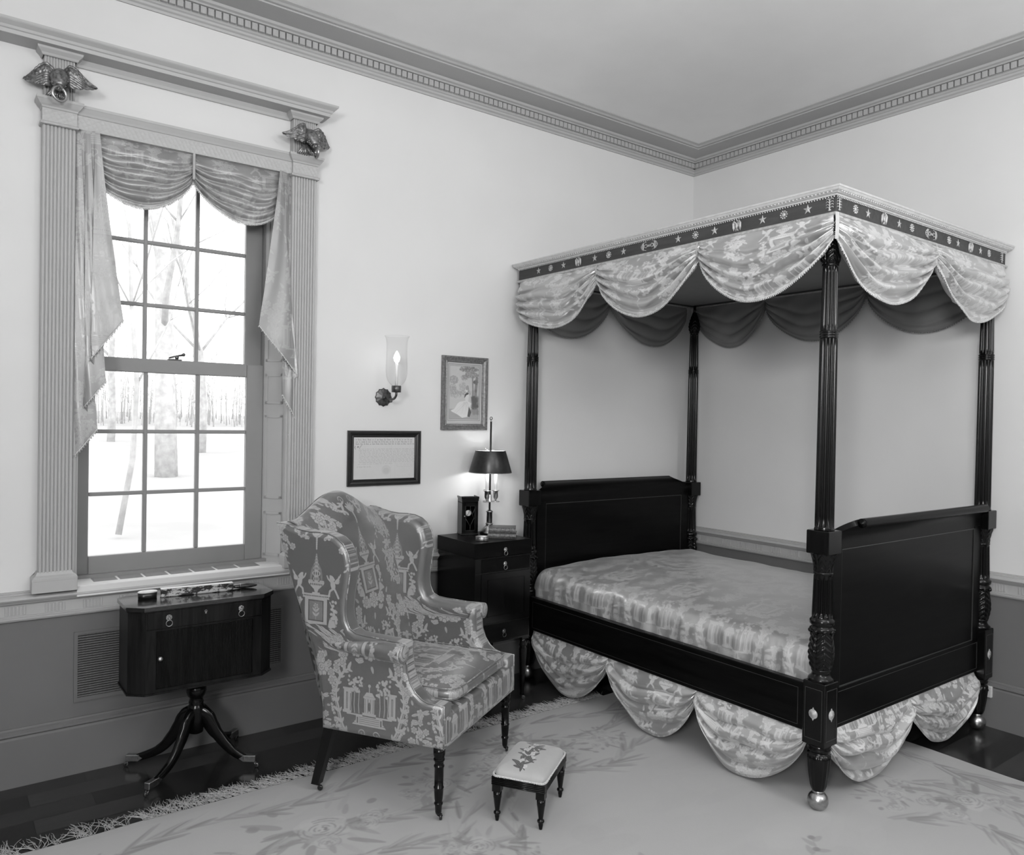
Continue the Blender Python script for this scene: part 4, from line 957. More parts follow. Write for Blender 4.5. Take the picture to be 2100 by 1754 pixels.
for a, b_ in (((ga, gz0), (ga, gz1)), ((gb, gz0), (gb, gz1)), ((ga, gz0), (gb, gz0)), ((ga, gz1), (gb, gz1)), ((gm, gz1), (gm, gz1-.018)), ((gm, gz1-.018), (ga, zm)), ((gm, gz1-.018), (gb-.006, zm)), ((ga, zm), (gm, gz0+.024)), ((gb-.006, zm), (gm, gz0+.024)), ((gm, gz0+.024), (gm, gz0)), ((gb, gz1-.014), (gb-.016, zm+.018))):
    bars.tube([Mw @ Vector((a[0], .001, a[1])), Mw @ Vector((b_[0], .001, b_[1]))], .0011, 6)
bars.build('glazing_bars', M['inlay'], t)
MB().box(ga, gb, .0045, .0058, gz0, gz1, M=Mw).build('glass', M['pane'], t)
MB().lathe([(0, .0165), (.003, .0165), (.005, .0145), (.0055, 0)], 28, (0, 0, 0), M=Mw @ Matrix.Translation((gm-.006, .022, zm+.026)) @ Matrix.Rotation(pi/2, 4, 'X')).build('dial', M['ivory'], t)
MB().sphere(Mw @ Vector((.0135, -.006, zm+.012)), .0042).build('knob', M['brass'], t)
# bouillotte lamp
lx, ly = -1.806, -.128
t = thing('candlestick_lamp', 'brass candlestick lamp with dark tole shade on the bedside cabinet', 'lamp', (lx, ly, zn))
MB().lathe([(0, .052), (.008, .053), (.014, .052), (.018, .047), (.022, .044), (.030, .036), (.040, .026), (.046, .019), (.050, .0185), (.052, .021), (.056, .021), (.058, .0175)], 40, (lx, ly, zn)).build('base', M['brass'], t)
MB().lathe([(.056, .0165), (.118, .0155), (.119, .019), (.124, .019), (.127, .014), (.132, .009)], 40, (lx, ly, zn), mod=lambda a, z: 1-.08*abs(sin(10*a)) if .058 < z < .117 else 1).build('column', M['brass'], t)
MB().lathe([(.128, .0055), (.62, .0052)], 12, (lx, ly, zn)).build('stem', M['black'], t)
MB().lathe([(.175, .008), (.176, .022), (.178, .026), (.180, .022), (.182, .010), (.215, .0085), (.216, .0)], 24, (lx, ly, zn)).build('sleeve', M['brass'], t)
fin = MB().sphere((lx, ly, zn+.638), .0085, .0085, .0105).lathe([(.618, .004), (.622, .006), (.627, .003)], 12, (lx, ly, zn)); fin.build('finial', M['brass'], t)
for k in range(3):
    a = RD(-36+120*k); ex, ey = lx+cos(a)*.032, ly+sin(a)*.032
    arm = MB().tube([(lx, ly, zn+.179), (ex, ey, zn+.179)], .004, 8).lathe([(.176, .020), (.178, .024), (.180, .020)], 20, (ex, ey, zn)).build('candle_arm', M['brass'], t)
    MB().lathe([(.179, .005), (.188, .004), (.193, .008), (.202, .0135), (.208, .0140), (.236, .013), (.238, .0205), (.240, .0215), (.241, .012)], 24, (ex, ey, zn), mod=lambda aa, z: 1-.06*abs(sin(8*aa)) if .2 < z < .235 else 1).build('candle_cup', M['brass'], arm)
    MB().lathe([(.238, .0085), (.335, .0085), (.338, .003)], 14, (ex, ey, zn)).build('candle', M['candle'], t)
    MB().lathe([(.340, .003), (.352, .0085), (.365, .009), (.385, .003)], 10, (ex, ey, zn)).build('bulb', M['flame'], t)
sh = MB().lathe([(.338, .1195), (.340, .120), (.459, .0845), (.460, .084)], 48, (lx, ly, zn), cap=False); sh.build('lamp_shade', M['shade'], t)
MB().lathe([(.4595, .0825), (.3395, .1175)], 48, (lx, ly, zn), cap=False).build('shade_lining', M['shadein'], t)
sp = MB().torus((lx, ly, zn+.459), .083, .0013, n=40, k=6).torus((lx, ly, zn+.340), .1195, .0013, n=48, k=6)
for k in range(3): a = k*2.094; sp.tube([(lx, ly, zn+.462), (lx+cos(a)*.083, ly+sin(a)*.083, zn+.459)], .0014, 6)
sp.tube([(lx-.05, ly-.02, zn+.472), (lx-.02, ly-.008, zn+.464), (lx, ly, zn+.464)], .0018, 6).torus((lx-.055, ly-.022, zn+.474), .006, .0014, n=12, k=5); sp.build('shade_holder', M['brass'], t)
point('lamp_light', (lx+.0, ly-.02, zn+.372), 1.3, .015)
# books and snuff box
def book(label, z, h, off, L, D, ang, cxy):
    t = thing('book', label, 'book', (cxy[0], cxy[1], z), 0, 'stacked books on the bedside cabinet')
    Mb = Matrix.Translation((cxy[0], cxy[1], z)) @ Matrix.Rotation(ang, 4, 'Z') @ Matrix.Translation((off, 0, 0))
    MB().box(0.002, L-.003, .004, D-.003, .002, h-.002, M=Mb).build('page_block', M['pages'], t)
    MB().box(0, L, 0, D, 0, .002, .0006, M=Mb).box(0, L, 0, D, h-.002, h, .0006, M=Mb).build('cover', M['cover'], t)
    sp = MB().grid(lambda u, v: Mb @ Vector((L*u, .002-.006*sin(pi*v), h*v)), 60, 8)
    for k in range(6): sp.tube([Mb @ Vector((L*(.04+.184*k), .002-.0068*sin(pi*i/6), h*i/6)) for i in range(7)], .0011, 5)
    sp.build('spine', M['spine'], t)
book('lower of two leather-bound books stacked beside the lamp base', zn, .027, 0, .150, .105, RD(-40), (-1.913, -.265))
book('upper of two leather-bound books stacked beside the lamp base', zn+.0275, .029, .0, .146, .102, RD(-38), (-1.907, -.262))
t = thing('snuff_box', 'small oval chased metal box at the front corner of the bedside cabinet', 'box', (-1.99, -.33, zn))
Ms = Matrix.Translation((-1.992, -.325, zn)) @ Matrix.Rotation(RD(-38), 4, 'Z') @ Matrix.Diagonal((1, .62, 1, 1))
MB().lathe([(0, .032), (.004, .0335), (.019, .0335), (.0195, .033)], 40, M=Ms).build('box_body', mat_plain('chased_metal', .22, .35, .85, .6, 130, bstr=.5, bscale=170), t)
MB().lathe([(.0198, .0335), (.0215, .0345), (.024, .0335), (.027, .026), (.0275, 0)], 40, M=Ms).build('lid', M['brass'], t)
# ------------------------------------------------------------------ wing armchair (local frame: x right, -y front)
root = Vector((-2.778, -1.193, 0))+Vector((.85528, .51817, 0))*.328
t = thing('wing_armchair', 'damask-covered wing armchair with rolled arms on dark turned legs', 'armchair', (root.x, root.y, .0055), RD(31.21))
outl = [(.501, .272), (.503, .358), (.523, .474), (.549, .573), (.594, .679), (.640, .79), (.682, .90), (.712, .985), (.736, 1.062), (.705, 1.062), (.66, 1.050), (.618, 1.040), (.575, 1.036), (.53, 1.037), (.487, 1.034), (.45, 1.022), (.420, 1.0), (.398, .965), (.388, .925), (.387, .885), (.393, .84), (.401, .79), (.404, .745), (.398, .705), (.383, .675), (.355, .660), (.31, .655), (.25, .653), (.19, .650), (.150, .648), (.136, .646), (.135, .60), (.128, .54), (.113, .50), (.092, .470), (.066, .450), (.040, .440), (-.028, .437), (-.028, .36), (-.028, .278)]
def inset(pts, d):
    n = len(pts); out = []
    for i in range(n):
        a = Vector(pts[i-1]); b = Vector(pts[i]); c = Vector(pts[(i+1) % n]); e1 = (b-a).normalized(); e2 = (c-b).normalized()
        n1 = Vector((e1.y, -e1.x)); n2 = Vector((e2.y, -e2.x)); m = n1+n2; m = m/max(.6, m.dot(n1)) if m.length > 1e-6 else n1
        out.append(b+m*d)
    return out
ar = sum(outl[i][0]*outl[(i+1) % len(outl)][1]-outl[(i+1) % len(outl)][0]*outl[i][1] for i in range(len(outl)))
SG = -1 if ar > 0 else 1
P_ = [(p[0], p[1]) for p in outl]
Tk = .092
for sx, nm in ((-1, 'left'), (1, 'right')):
    rings = []; prof = [(.0, .020), (.0015, .010), (.005, .004), (.010, .001), (.016, 0)]
    R_ = .030
    prof_in = [(Tk-R_*(1-cos(a)), R_*(1-sin(a))) for a in [0, .3, .6, .85, 1.1, 1.35, pi/2]][::-1]   # rounded inner side
    prof_in = [(Tk-R_+R_*sin(pi/2*k/6), R_*(1-cos(pi/2*k/6))) for k in range(7)]
    mb = MB(); vs = []; uvs = []; n = len(P_)
    allp = prof+prof_in
    for (xo, ins) in allp:
        q = inset(P_, SG*ins)
        for p in q:
            vs.append((sx*(-.358+xo)*-1 if sx > 0 else -.358+xo, p.x, p.y)); uvs.append((p.x*1.0+.02, p.y-.325 if p.y < .62 else p.y-.275))
    fs = [(j*n+i, j*n+(i+1) % n, (j+1)*n+(i+1) % n, (j+1)*n+i) for j in range(len(allp)-1) for i in range(n)]
    # outer face pattern: temple on the arm, fountain on the wing
    uvs = [(.22+(p[1]-.285), p[2]-.200) if p[2] < .60 else (.22+(p[1]-.535), p[2]-.245) for p in vs]
    mb.add(vs, fs, uvs, True)
    m2 = len(allp)
    from mathutils.geometry import tessellate_polygon
    for base in (0, (m2-1)*n):
        for tri in tessellate_polygon([[Vector((vs[base+i][1], vs[base+i][2], 0)) for i in range(n)]]): mb.f.append(tuple(base+i for i in tri)); mb.sm.append(False); mb.mi.append(0)
    o = mb.build('side_panel', M['silk'], t, world=False)
    # welt along the front edge of wing and arm support
    w = MB(); w.tube([(sx*-(-.358+.010) if sx > 0 else -.358+.010, p[0], p[1]) for p in P_[8:]], .0032, 6); w.build('welting', M['silk'], o, world=False)
    # rolled arm scroll outside
    xs = .352*sx
    ar_ = MB(); pts = [(xs*.985, .46, .606), (xs, .40, .607), (xs*1.02, .30, .611), (xs*1.04, .20, .614), (xs*1.05, .134, .614)]
    ar_.tube(spline(pts, 5), [lerp(.010, .035, min(1, i/14)) for i in range(21)], 20)
    ar_.uv = [(.1+u, .45+v_) for u, v_ in ar_.uv]
    ar_.build('arm_roll', M['silk'], t, world=False)
    MB().lathe([(0, .035), (.004, .0345), (.006, .032), (.007, .0)], 24, (xs*1.05, .134, .614), M=MX).build('arm_facing', M['silk'], o, world=False)
# inside and outside back
def crest(x): return 1.068+.100*smooth01(1-abs(x)/.30)
def back(u, v):
    x = lerp(-.315, .315, u); zt = crest(x); cur = .030*(abs(x)/.31)**2
    pts = [(0, .440, .41), (.10, .455, .47), (.55, .600, .90*zt), (.66, .640, zt-.045), (.70, .668, zt-.012), (.735, .700, zt), (.77, .728, zt-.012), (.80, .738, zt-.05), (1, .508, .275)]
    y = interp([(a, b) for a, b, c in pts], v); z = interp([(a, c) for a, b, c in pts], v)
    puff = .022*sin(pi*min(1, v/.66))*(1-(abs(x)/.32)**2) if v < .66 else 0
    return (x, y-cur*(1-smooth01((v-.6)/.1))*.6-puff, z)
MB().grid(back, 40, 70, True, uvf=lambda u, v, p: (.22+p[0], (p[2]-.305))).build('back', M['silk'], t, world=False)
MB().tube([(lerp(-.315, .315, i/30), .736, crest(lerp(-.315, .315, i/30))-.018) for i in range(31)], .0032, 6).build('welting', M['silk'], t, world=False)
# seat deck and front rail
def railf(u, v):
    x = lerp(-.352, .352, u); a = [(0, -.028, .278), (.05, -.033, .281), (.5, -.036, .33), (.85, -.033, .385), (.95, -.022, .400), (1, .02, .408)]
    return (x, interp([(p[0], p[1]) for p in a], v)+.012*smooth01((abs(x)-.33)/.022), interp([(p[0], p[2]) for p in a], v))
MB().grid(railf, 40, 16, True, uvf=lambda u, v, p: (p[0]+.05, .6+p[2])).box(-.30, .30, 0, .50, .276, .40).build('seat_rail', M['silk'], t, world=False)
# cushion
def cush(u, v):
    # superellipsoid pillow
    a = 2*pi*u; b = pi*(v-.5); e1, e2 = .22, .55
    f = lambda w_, m: math.copysign(abs(w_)**m, w_)
    x = .268*f(cos(b), e2)*f(cos(a), e1); y = .262*f(cos(b), e2)*f(sin(a), e1); z = .036*f(sin(b), .55)
    r = max(abs(x)/.27, abs(y)/.25); z += .018*(1-r*r)*(1 if v > .5 else .1)+.002*sin(x*30)*cos(y*26)
    return (x, y+.228, .442+z)
cu = MB().grid(cush, 96, 36, True, cu=True, uvf=lambda u, v, p: (.22+p[0]*.96, p[1]*1.0-.02)).build('seat_cushion', M['silk'], t, world=False)
pts = []
for zc in (.018, -.020):
    MB().tube([(lambda f: (.268*f(cos(a), .22), .262*f(sin(a), .22)+.228, .442+zc+.010))(lambda w_, m: math.copysign(abs(w_)**m, w_)) for a in [2*pi*i/90 for i in range(90)]], .0028, 6, closed=True).build('welting', M['silk'], cu, world=False)
fl = [(.028, .010), (.036, .012), (.060, .0135), (.066, .0165), (.070, .0165), (.073, .013), (.085, .0155), (.115, .0175), (.122, .0175), (.125, .019), (.129, .019), (.131, .0165), (.2, .0172), (.205, .0195), (.209, .0195), (.212, .016), (.225, .0175), (.229, .021), (.234, .021), (.238, .018), (.25, .022), (.28, .022)]
for (x, y, nm) in ((-.326, 0, 'f'), (.326, 0, 'f')):
    lg = MB().lathe(fl, 24, (x, y, 0)).build('leg', M['maho'], t, world=False)
    c = MB(); r = .0125
    c.lathe([(-.005, r*.5), (-.005, r*.9), (-.002, r), (.002, r), (.005, r*.9), (.005, r*.5)], 18, (x+.012, y-.004, r), M=Matrix.Rotation(pi/2, 4, 'X') @ Matrix.Rotation(.5, 4, 'Y')).tube([(x+.012, y-.004, r), (x+.006, y-.012, .02), (x, y, .03)], .004, 7).tube([(x+.012, y-.004, r), (x+.006, y+.006, .02), (x, y, .03)], .004, 7)
    c.build('caster', M['black'], lg, world=False)
for x in (-.316, .316):
    mb = MB(); s1 = .0185; s0 = .0165; yb, ytp = .548, .478; xb = x
    vs = [(xb+a*s0, yb+b*s0, .03) for a, b in ((-1, -1), (1, -1), (1, 1), (-1, 1))]+[(x+a*s1, ytp+b*(s1+.004), .29) for a, b in ((-1, -1), (1, -1), (1, 1), (-1, 1))]
    mb.add(vs, [(0, 3, 2, 1), (4, 5, 6, 7), (0, 1, 5, 4), (1, 2, 6, 5), (2, 3, 7, 6), (3, 0, 4, 7)])
    lg = mb.build('leg', M['maho'], t, world=False)
    MB().lathe([(-.005, .006), (-.005, .010), (-.002, .0115), (.002, .0115), (.005, .010), (.005, .006)], 18, (x+.006, yb-.012, .0115), M=Matrix.Rotation(pi/2, 4, 'Y')).tube([(x+.006, yb-.012, .0115), (x, yb-.004, .034)], .0045, 7).build('caster', M['black'], lg, world=False)

# ------------------------------------------------------------------ footstool
def draw_needle():
    c = Cv(.30, .21, 2600, .62); R = random.Random(2)
    for k in range(60): c.ell(R.uniform(0, .3), R.uniform(0, .21), .03, .02, 0, .58, .15)
    c.vine([(.03, .09), (.07, .12), (.12, .10), (.17, .12), (.22, .10), (.27, .12)], .004, .048, .009, .011, .12, seed=4, vein=.3)
    c.vine([(.05, .11), (.1, .09), (.16, .11), (.21, .125), (.26, .10)], .002, .028, .005, .014, .38, seed=9)
    for (x, y, r) in ((.085, .105, .022), (.15, .112, .026), (.205, .105, .022), (.12, .09, .014), (.18, .128, .014), (.05, .098, .013), (.245, .112, .012)): c.rose(x, y, r, .88, .5)
    for k in range(16): a = R.uniform(0, 6.3); x = R.uniform(.03, .27); c.leaf(x, .108, .045, .007, a, .12, .3)
    return c.image('needlework', 1)
sa = RD(-56.5); ctr = (-2.437, -1.309)     # local x = short side, local y = long side
t = thing('footstool', 'small footstool with floral needlework cushion on four dark turned legs', 'footstool', (ctr[0], ctr[1], .0055), sa)
mneed = mat_image('needlework_cloth', draw_needle(), .0, .62, .85, .85, .3, ext='EXTEND', bumps=.12)
def seat(u, v):
    f = lambda w_, m: math.copysign(abs(w_)**m, w_); a = 2*pi*u
    b = pi/2*v; x = .101*f(cos(b), .38)*f(cos(a), .26); y = .146*f(cos(b), .38)*f(sin(a), .26); z = .173+.030*sin(b)**.75+.008*(1-max(abs(x)/.1, abs(y)/.146)**2)
    return (x, y, z)
MB().grid(seat, 72, 20, True, cu=True, uvf=lambda u, v, p: (p[1]/.30+.5, -p[0]/.21+.5)).build('cushion', mneed, t, world=False)
f = lambda w_, m: math.copysign(abs(w_)**m, w_)
loop = [(.1025*f(cos(a), .18), .148*f(sin(a), .18)) for a in [2*pi*i/80 for i in range(80)]]
mb = MB().tube([(x, y, .1735) for x, y in loop], .0035, 8, closed=True)
for i in range(150):
    a = 2*pi*i/150; x, y = .105*f(cos(a), .18), .1505*f(sin(a), .18); mb.sphere((x, y, .1735+(.002 if i % 2 else -.002)), .0022, None, None, 5, 3)
mb.build('braid', M['fringe'], t, world=False)
mb = MB().box(-.1015, .1015, -.147, .147, .138, .169)
for k in range(5):
    z = .1415+k*.0062
    for sgn in (-1, 1):
        mb.tube([(-.102, sgn*.147, z), (.102, sgn*.147, z)], .0026, 6); mb.tube([(sgn*.1015, -.1475, z), (sgn*.1015, .1475, z)], .0026, 6)
mb.build('frame', M['maho'], t, world=False)
for sx in (-1, 1):
    for sy in (-1, 1):
        x, y = sx*.085, sy*.130
        MB().box(x-.0165, x+.0165, y-.0165, y+.0165, .112, .139, .001).lathe([(0, .006), (.004, .0065), (.018, .009), (.022, .007), (.024, .011), (.029, .0135), (.034, .0125), (.037, .008), (.040, .0085), (.07, .0125), (.085, .0145), (.088, .0155), (.092, .0155), (.113, .0165)], 22, (x, y, 0)).build('leg', M['maho'], t, world=False)

# ------------------------------------------------------------------ rug
RX1, RY1 = -.557, -.572; RX0, RY0 = -5.2, -4.6
def draw_rug():
    w, h = RX1-RX0, RY1-RY0; c = Cv(w, h, 420, .5); R = random.Random(31)
    Xw = lambda x: x-RX0
    Yw = lambda y: y-RY0
    for k in range(900):
        c.ell(R.uniform(0, w), R.uniform(0, h), R.uniform(.04, .2), R.uniform(.02, .08), R.uniform(-.4, .4), .5+R.uniform(-.05, .05), .25)
    c.rect(0, w, h-.045, h, .46, .35)
    def garland(pts, seed, s=1.0):
        Q = spline([(Xw(a), Yw(b)) for a, b in pts], 10); Q = [(q[0], q[1]) for q in Q]; rn = random.Random(seed)
        for off in (-.012, .006):
            c.line([(x+rn.uniform(-.006, .006), y+off+rn.uniform(-.006, .006)) for x, y in Q], .004, .40, .5)
        for i in range(0, len(Q)-1, 1):
            a = atan2(Q[i+1][1]-Q[i][1], Q[i+1][0]-Q[i][0])
            if rn.random() < .25: continue
            for sd in (-1, 1):
                if rn.random() < .8:
                    L = rn.uniform(.10, .24)*s; w_ = rn.uniform(.009, .019)*s; an = a+sd*rn.uniform(.06, .42); v = rn.choice([.34, .38, .42, .46, .55]); x, y = Q[i][0]+rn.uniform(-.02, .02), Q[i][1]+rn.uniform(-.015, .015)
                    c.leaf(x, y, L, w_, an, v-.03, None, .65); c.leaf(x, y, L*.9, w_*.35, an+.05*sd, v-.12, None, .55)
    def bunch(x, y, s, seed):
        rn = random.Random(seed); X, Y = Xw(x), Yw(y)
        for k in range(26):
            a = rn.uniform(0, 6.3); d = rn.uniform(.02, .12)*s; c.leaf(X+cos(a)*d*1.3, Y+sin(a)*d, rn.uniform(.06, .14)*s, rn.uniform(.010, .018)*s, a+rn.uniform(-.7, .7), rn.choice([.27, .33, .38, .45]), None, .65)
        for k in range(4):
            a = rn.uniform(0, 6.3); d = (0 if k == 0 else rn.uniform(.08, .15))*s; r = (.085 if k == 0 else rn.uniform(.04, .06))*s; fx, fy = X+cos(a)*d*1.3, Y+sin(a)*d
            for q in range(9): b_ = rn.uniform(0, 6.3); c.ell(fx+cos(b_)*r*.5, fy+sin(b_)*r*.4, r*.6, r*.42, b_, rn.choice([.55, .50, .58, .46]), .5)
            for rr in (.9, .7, .5, .3):
                b0 = rn.uniform(0, 6.3)
                for w_ in range(3): b1 = b0+w_*2.1; c.line([(fx+cos(b1+t)*r*rr, fy+sin(b1+t)*r*rr*.75) for t in (0, .3, .6, .9, 1.2)], r*.06, .27, .65)
            for q in range(7): b_ = rn.uniform(0, 6.3); c.ell(fx+cos(b_)*r*.15, fy+sin(b_)*r*.12, r*.07, r*.05, b_, .25, .7)
        for k in range(5): a = rn.uniform(0, 6.3); d = .19*s; c.ell(X+cos(a)*d*1.2, Y+sin(a)*d, .020*s, .014*s, a, .30, .7)
    def sprig(x, y, a, s, seed):
        rn = random.Random(seed); X, Y = Xw(x), Yw(y); Q = [(X, Y), (X+cos(a)*.08*s, Y+sin(a)*.08*s), (X+cos(a+.3)*.16*s, Y+sin(a+.3)*.16*s)]
        c.vine(Q, .004, .07*s, .015*s, .028*s, .37, seed, .7)
        for p in Q[1:]: c.ell(p[0], p[1], .017*s, .014*s, a, .26, .8)
    # leafy ribbon along the north border and east border, undulating
    garland([(-5.1, -.78), (-4.6, -.70), (-4.1, -.86), (-3.6, -.72), (-3.1, -.78), (-2.75, -.68), (-2.3, -.74), (-1.9, -.66), (-1.5, -.75), (-1.1, -.68), (-.7, -.72)], 1)
    garland([(-3.9, -1.25), (-3.5, -1.05), (-3.1, -1.02), (-2.7, -1.08), (-2.3, -.98), (-2.0, -1.0)], 2, .9)
    garland([(-2.75, -1.75), (-2.45, -1.2), (-2.2, -1.12), (-1.9, -1.2), (-1.6, -1.08)], 3)
    garland([(-.68, -1.7), (-.72, -2.1), (-.64, -2.4), (-.76, -2.8), (-.66, -3.3), (-.7, -4.2)], 4)
    garland([(-1.35, -2.15), (-1.12, -2.35), (-1.22, -2.6), (-1.05, -2.9), (-1.2, -3.4)], 5, .9)
    garland([(-4.9, -1.5), (-4.3, -1.25), (-3.8, -1.5), (-3.3, -1.62), (-2.9, -1.42), (-2.65, -1.2)], 12, .8)
    garland([(-3.5, -.95), (-3.2, -1.22), (-2.9, -1.28), (-2.65, -1.48), (-2.55, -1.75)], 13, .7)
    garland([(-2.5, -.92), (-2.1, -.8), (-1.75, -.92), (-1.5, -.86)], 14, .7); garland([(-1.0, -2.0), (-.85, -2.25), (-.95, -2.55), (-.8, -2.95)], 15, .8)
    bunch(-3.62, -1.12, .8, 21); bunch(-2.35, -.98, .6, 22); bunch(-3.0, -1.55, .8, 23); bunch(-1.75, -.98, .6, 24); bunch(-1.15, -2.05, .7, 25); bunch(-.72, -2.5, .8, 26)
    bunch(-3.15, -1.0, 1.15, 1); bunch(-3.35, -1.38, 1.0, 2); bunch(-2.62, -.95, .8, 3); bunch(-.95, -2.25, 1.0, 4); bunch(-2.15, -.88, .9, 5); bunch(-2.75, -1.42, .8, 6); bunch(-.9, -2.75, 1.2, 7); bunch(-4.1, -1.3, 1.1, 8); bunch(-2.0, -1.0, .7, 11)
    for k, (x, y, a) in enumerate([(-2.62, -2.02, .4), (-2.45, -2.0, 0), (-2.25, -2.02, .5), (-2.05, -2.16, -.2), (-1.9, -2.28, -.4), (-2.35, -1.93, 1.2), (-2.9, -1.9, .6), (-1.0, -1.98, 2), (-2.9, -1.55, 1), (-2.18, -.78, .3), (-2.4, -1.0, -.3), (-1.85, -2.12, .2), (-2.75, -2.1, .3)]): sprig(x, y, a, .9, 50+k)
    return c.image('rug_design', 2)
t = thing('rug', 'large pale floral woven rug under the chair and bed', 'rug', ((RX0+RX1)/2, (RY0+RY1)/2, 0))
mrug = mat_image('rug_pile', draw_rug(), .0, .74, .95, .95, .15, ext='EXTEND', bumps=.25)
mb = MB(); nx, ny = 60, 50
mb.grid(lambda u, v: (lerp(RX0, RX1, u)+(.006*sin(v*40) if u > .99 else 0), lerp(RY0, RY1, v)+(.004*sin(u*60) if v > .99 else 0), .005 if (0 < u < 1 and 0 < v < 1) else .0012), nx, ny, True, uvf=lambda u, v, p: (u, v))
mb.build('field', mrug, t)
mb = MB(); R = random.Random(12); x = -4.35
while x < -1.35:
    gap = .0135
    if x < -3.70 and R.random() < .45: x += R.uniform(.03, .055)
    tilt = R.uniform(-.5, .25); Lb = R.uniform(.085, .125); 
    for k in range(7):
        L = Lb*R.uniform(.75, 1.1); a = tilt+R.uniform(-.3, .3); q = Vector((x+R.uniform(-.012, .012), RY1-.004, .003)); pts = [q]; aa = a
        for j in range(6):
            aa += R.uniform(-.38, .38); q = q+Vector((sin(aa)*L/6, cos(aa)*L/6, 0)); pts.append(Vector((q.x, q.y, .002+.003*abs(sin(j*1.3+k))*R.uniform(.2, 1))))
        mb.tube(pts, [.0014, .0014, .0013, .0013, .0012, .001, .0006], 3, cap=False)
    x += gap
tag(mb.build('fringe', M['rugfringe'], t), kind='stuff')
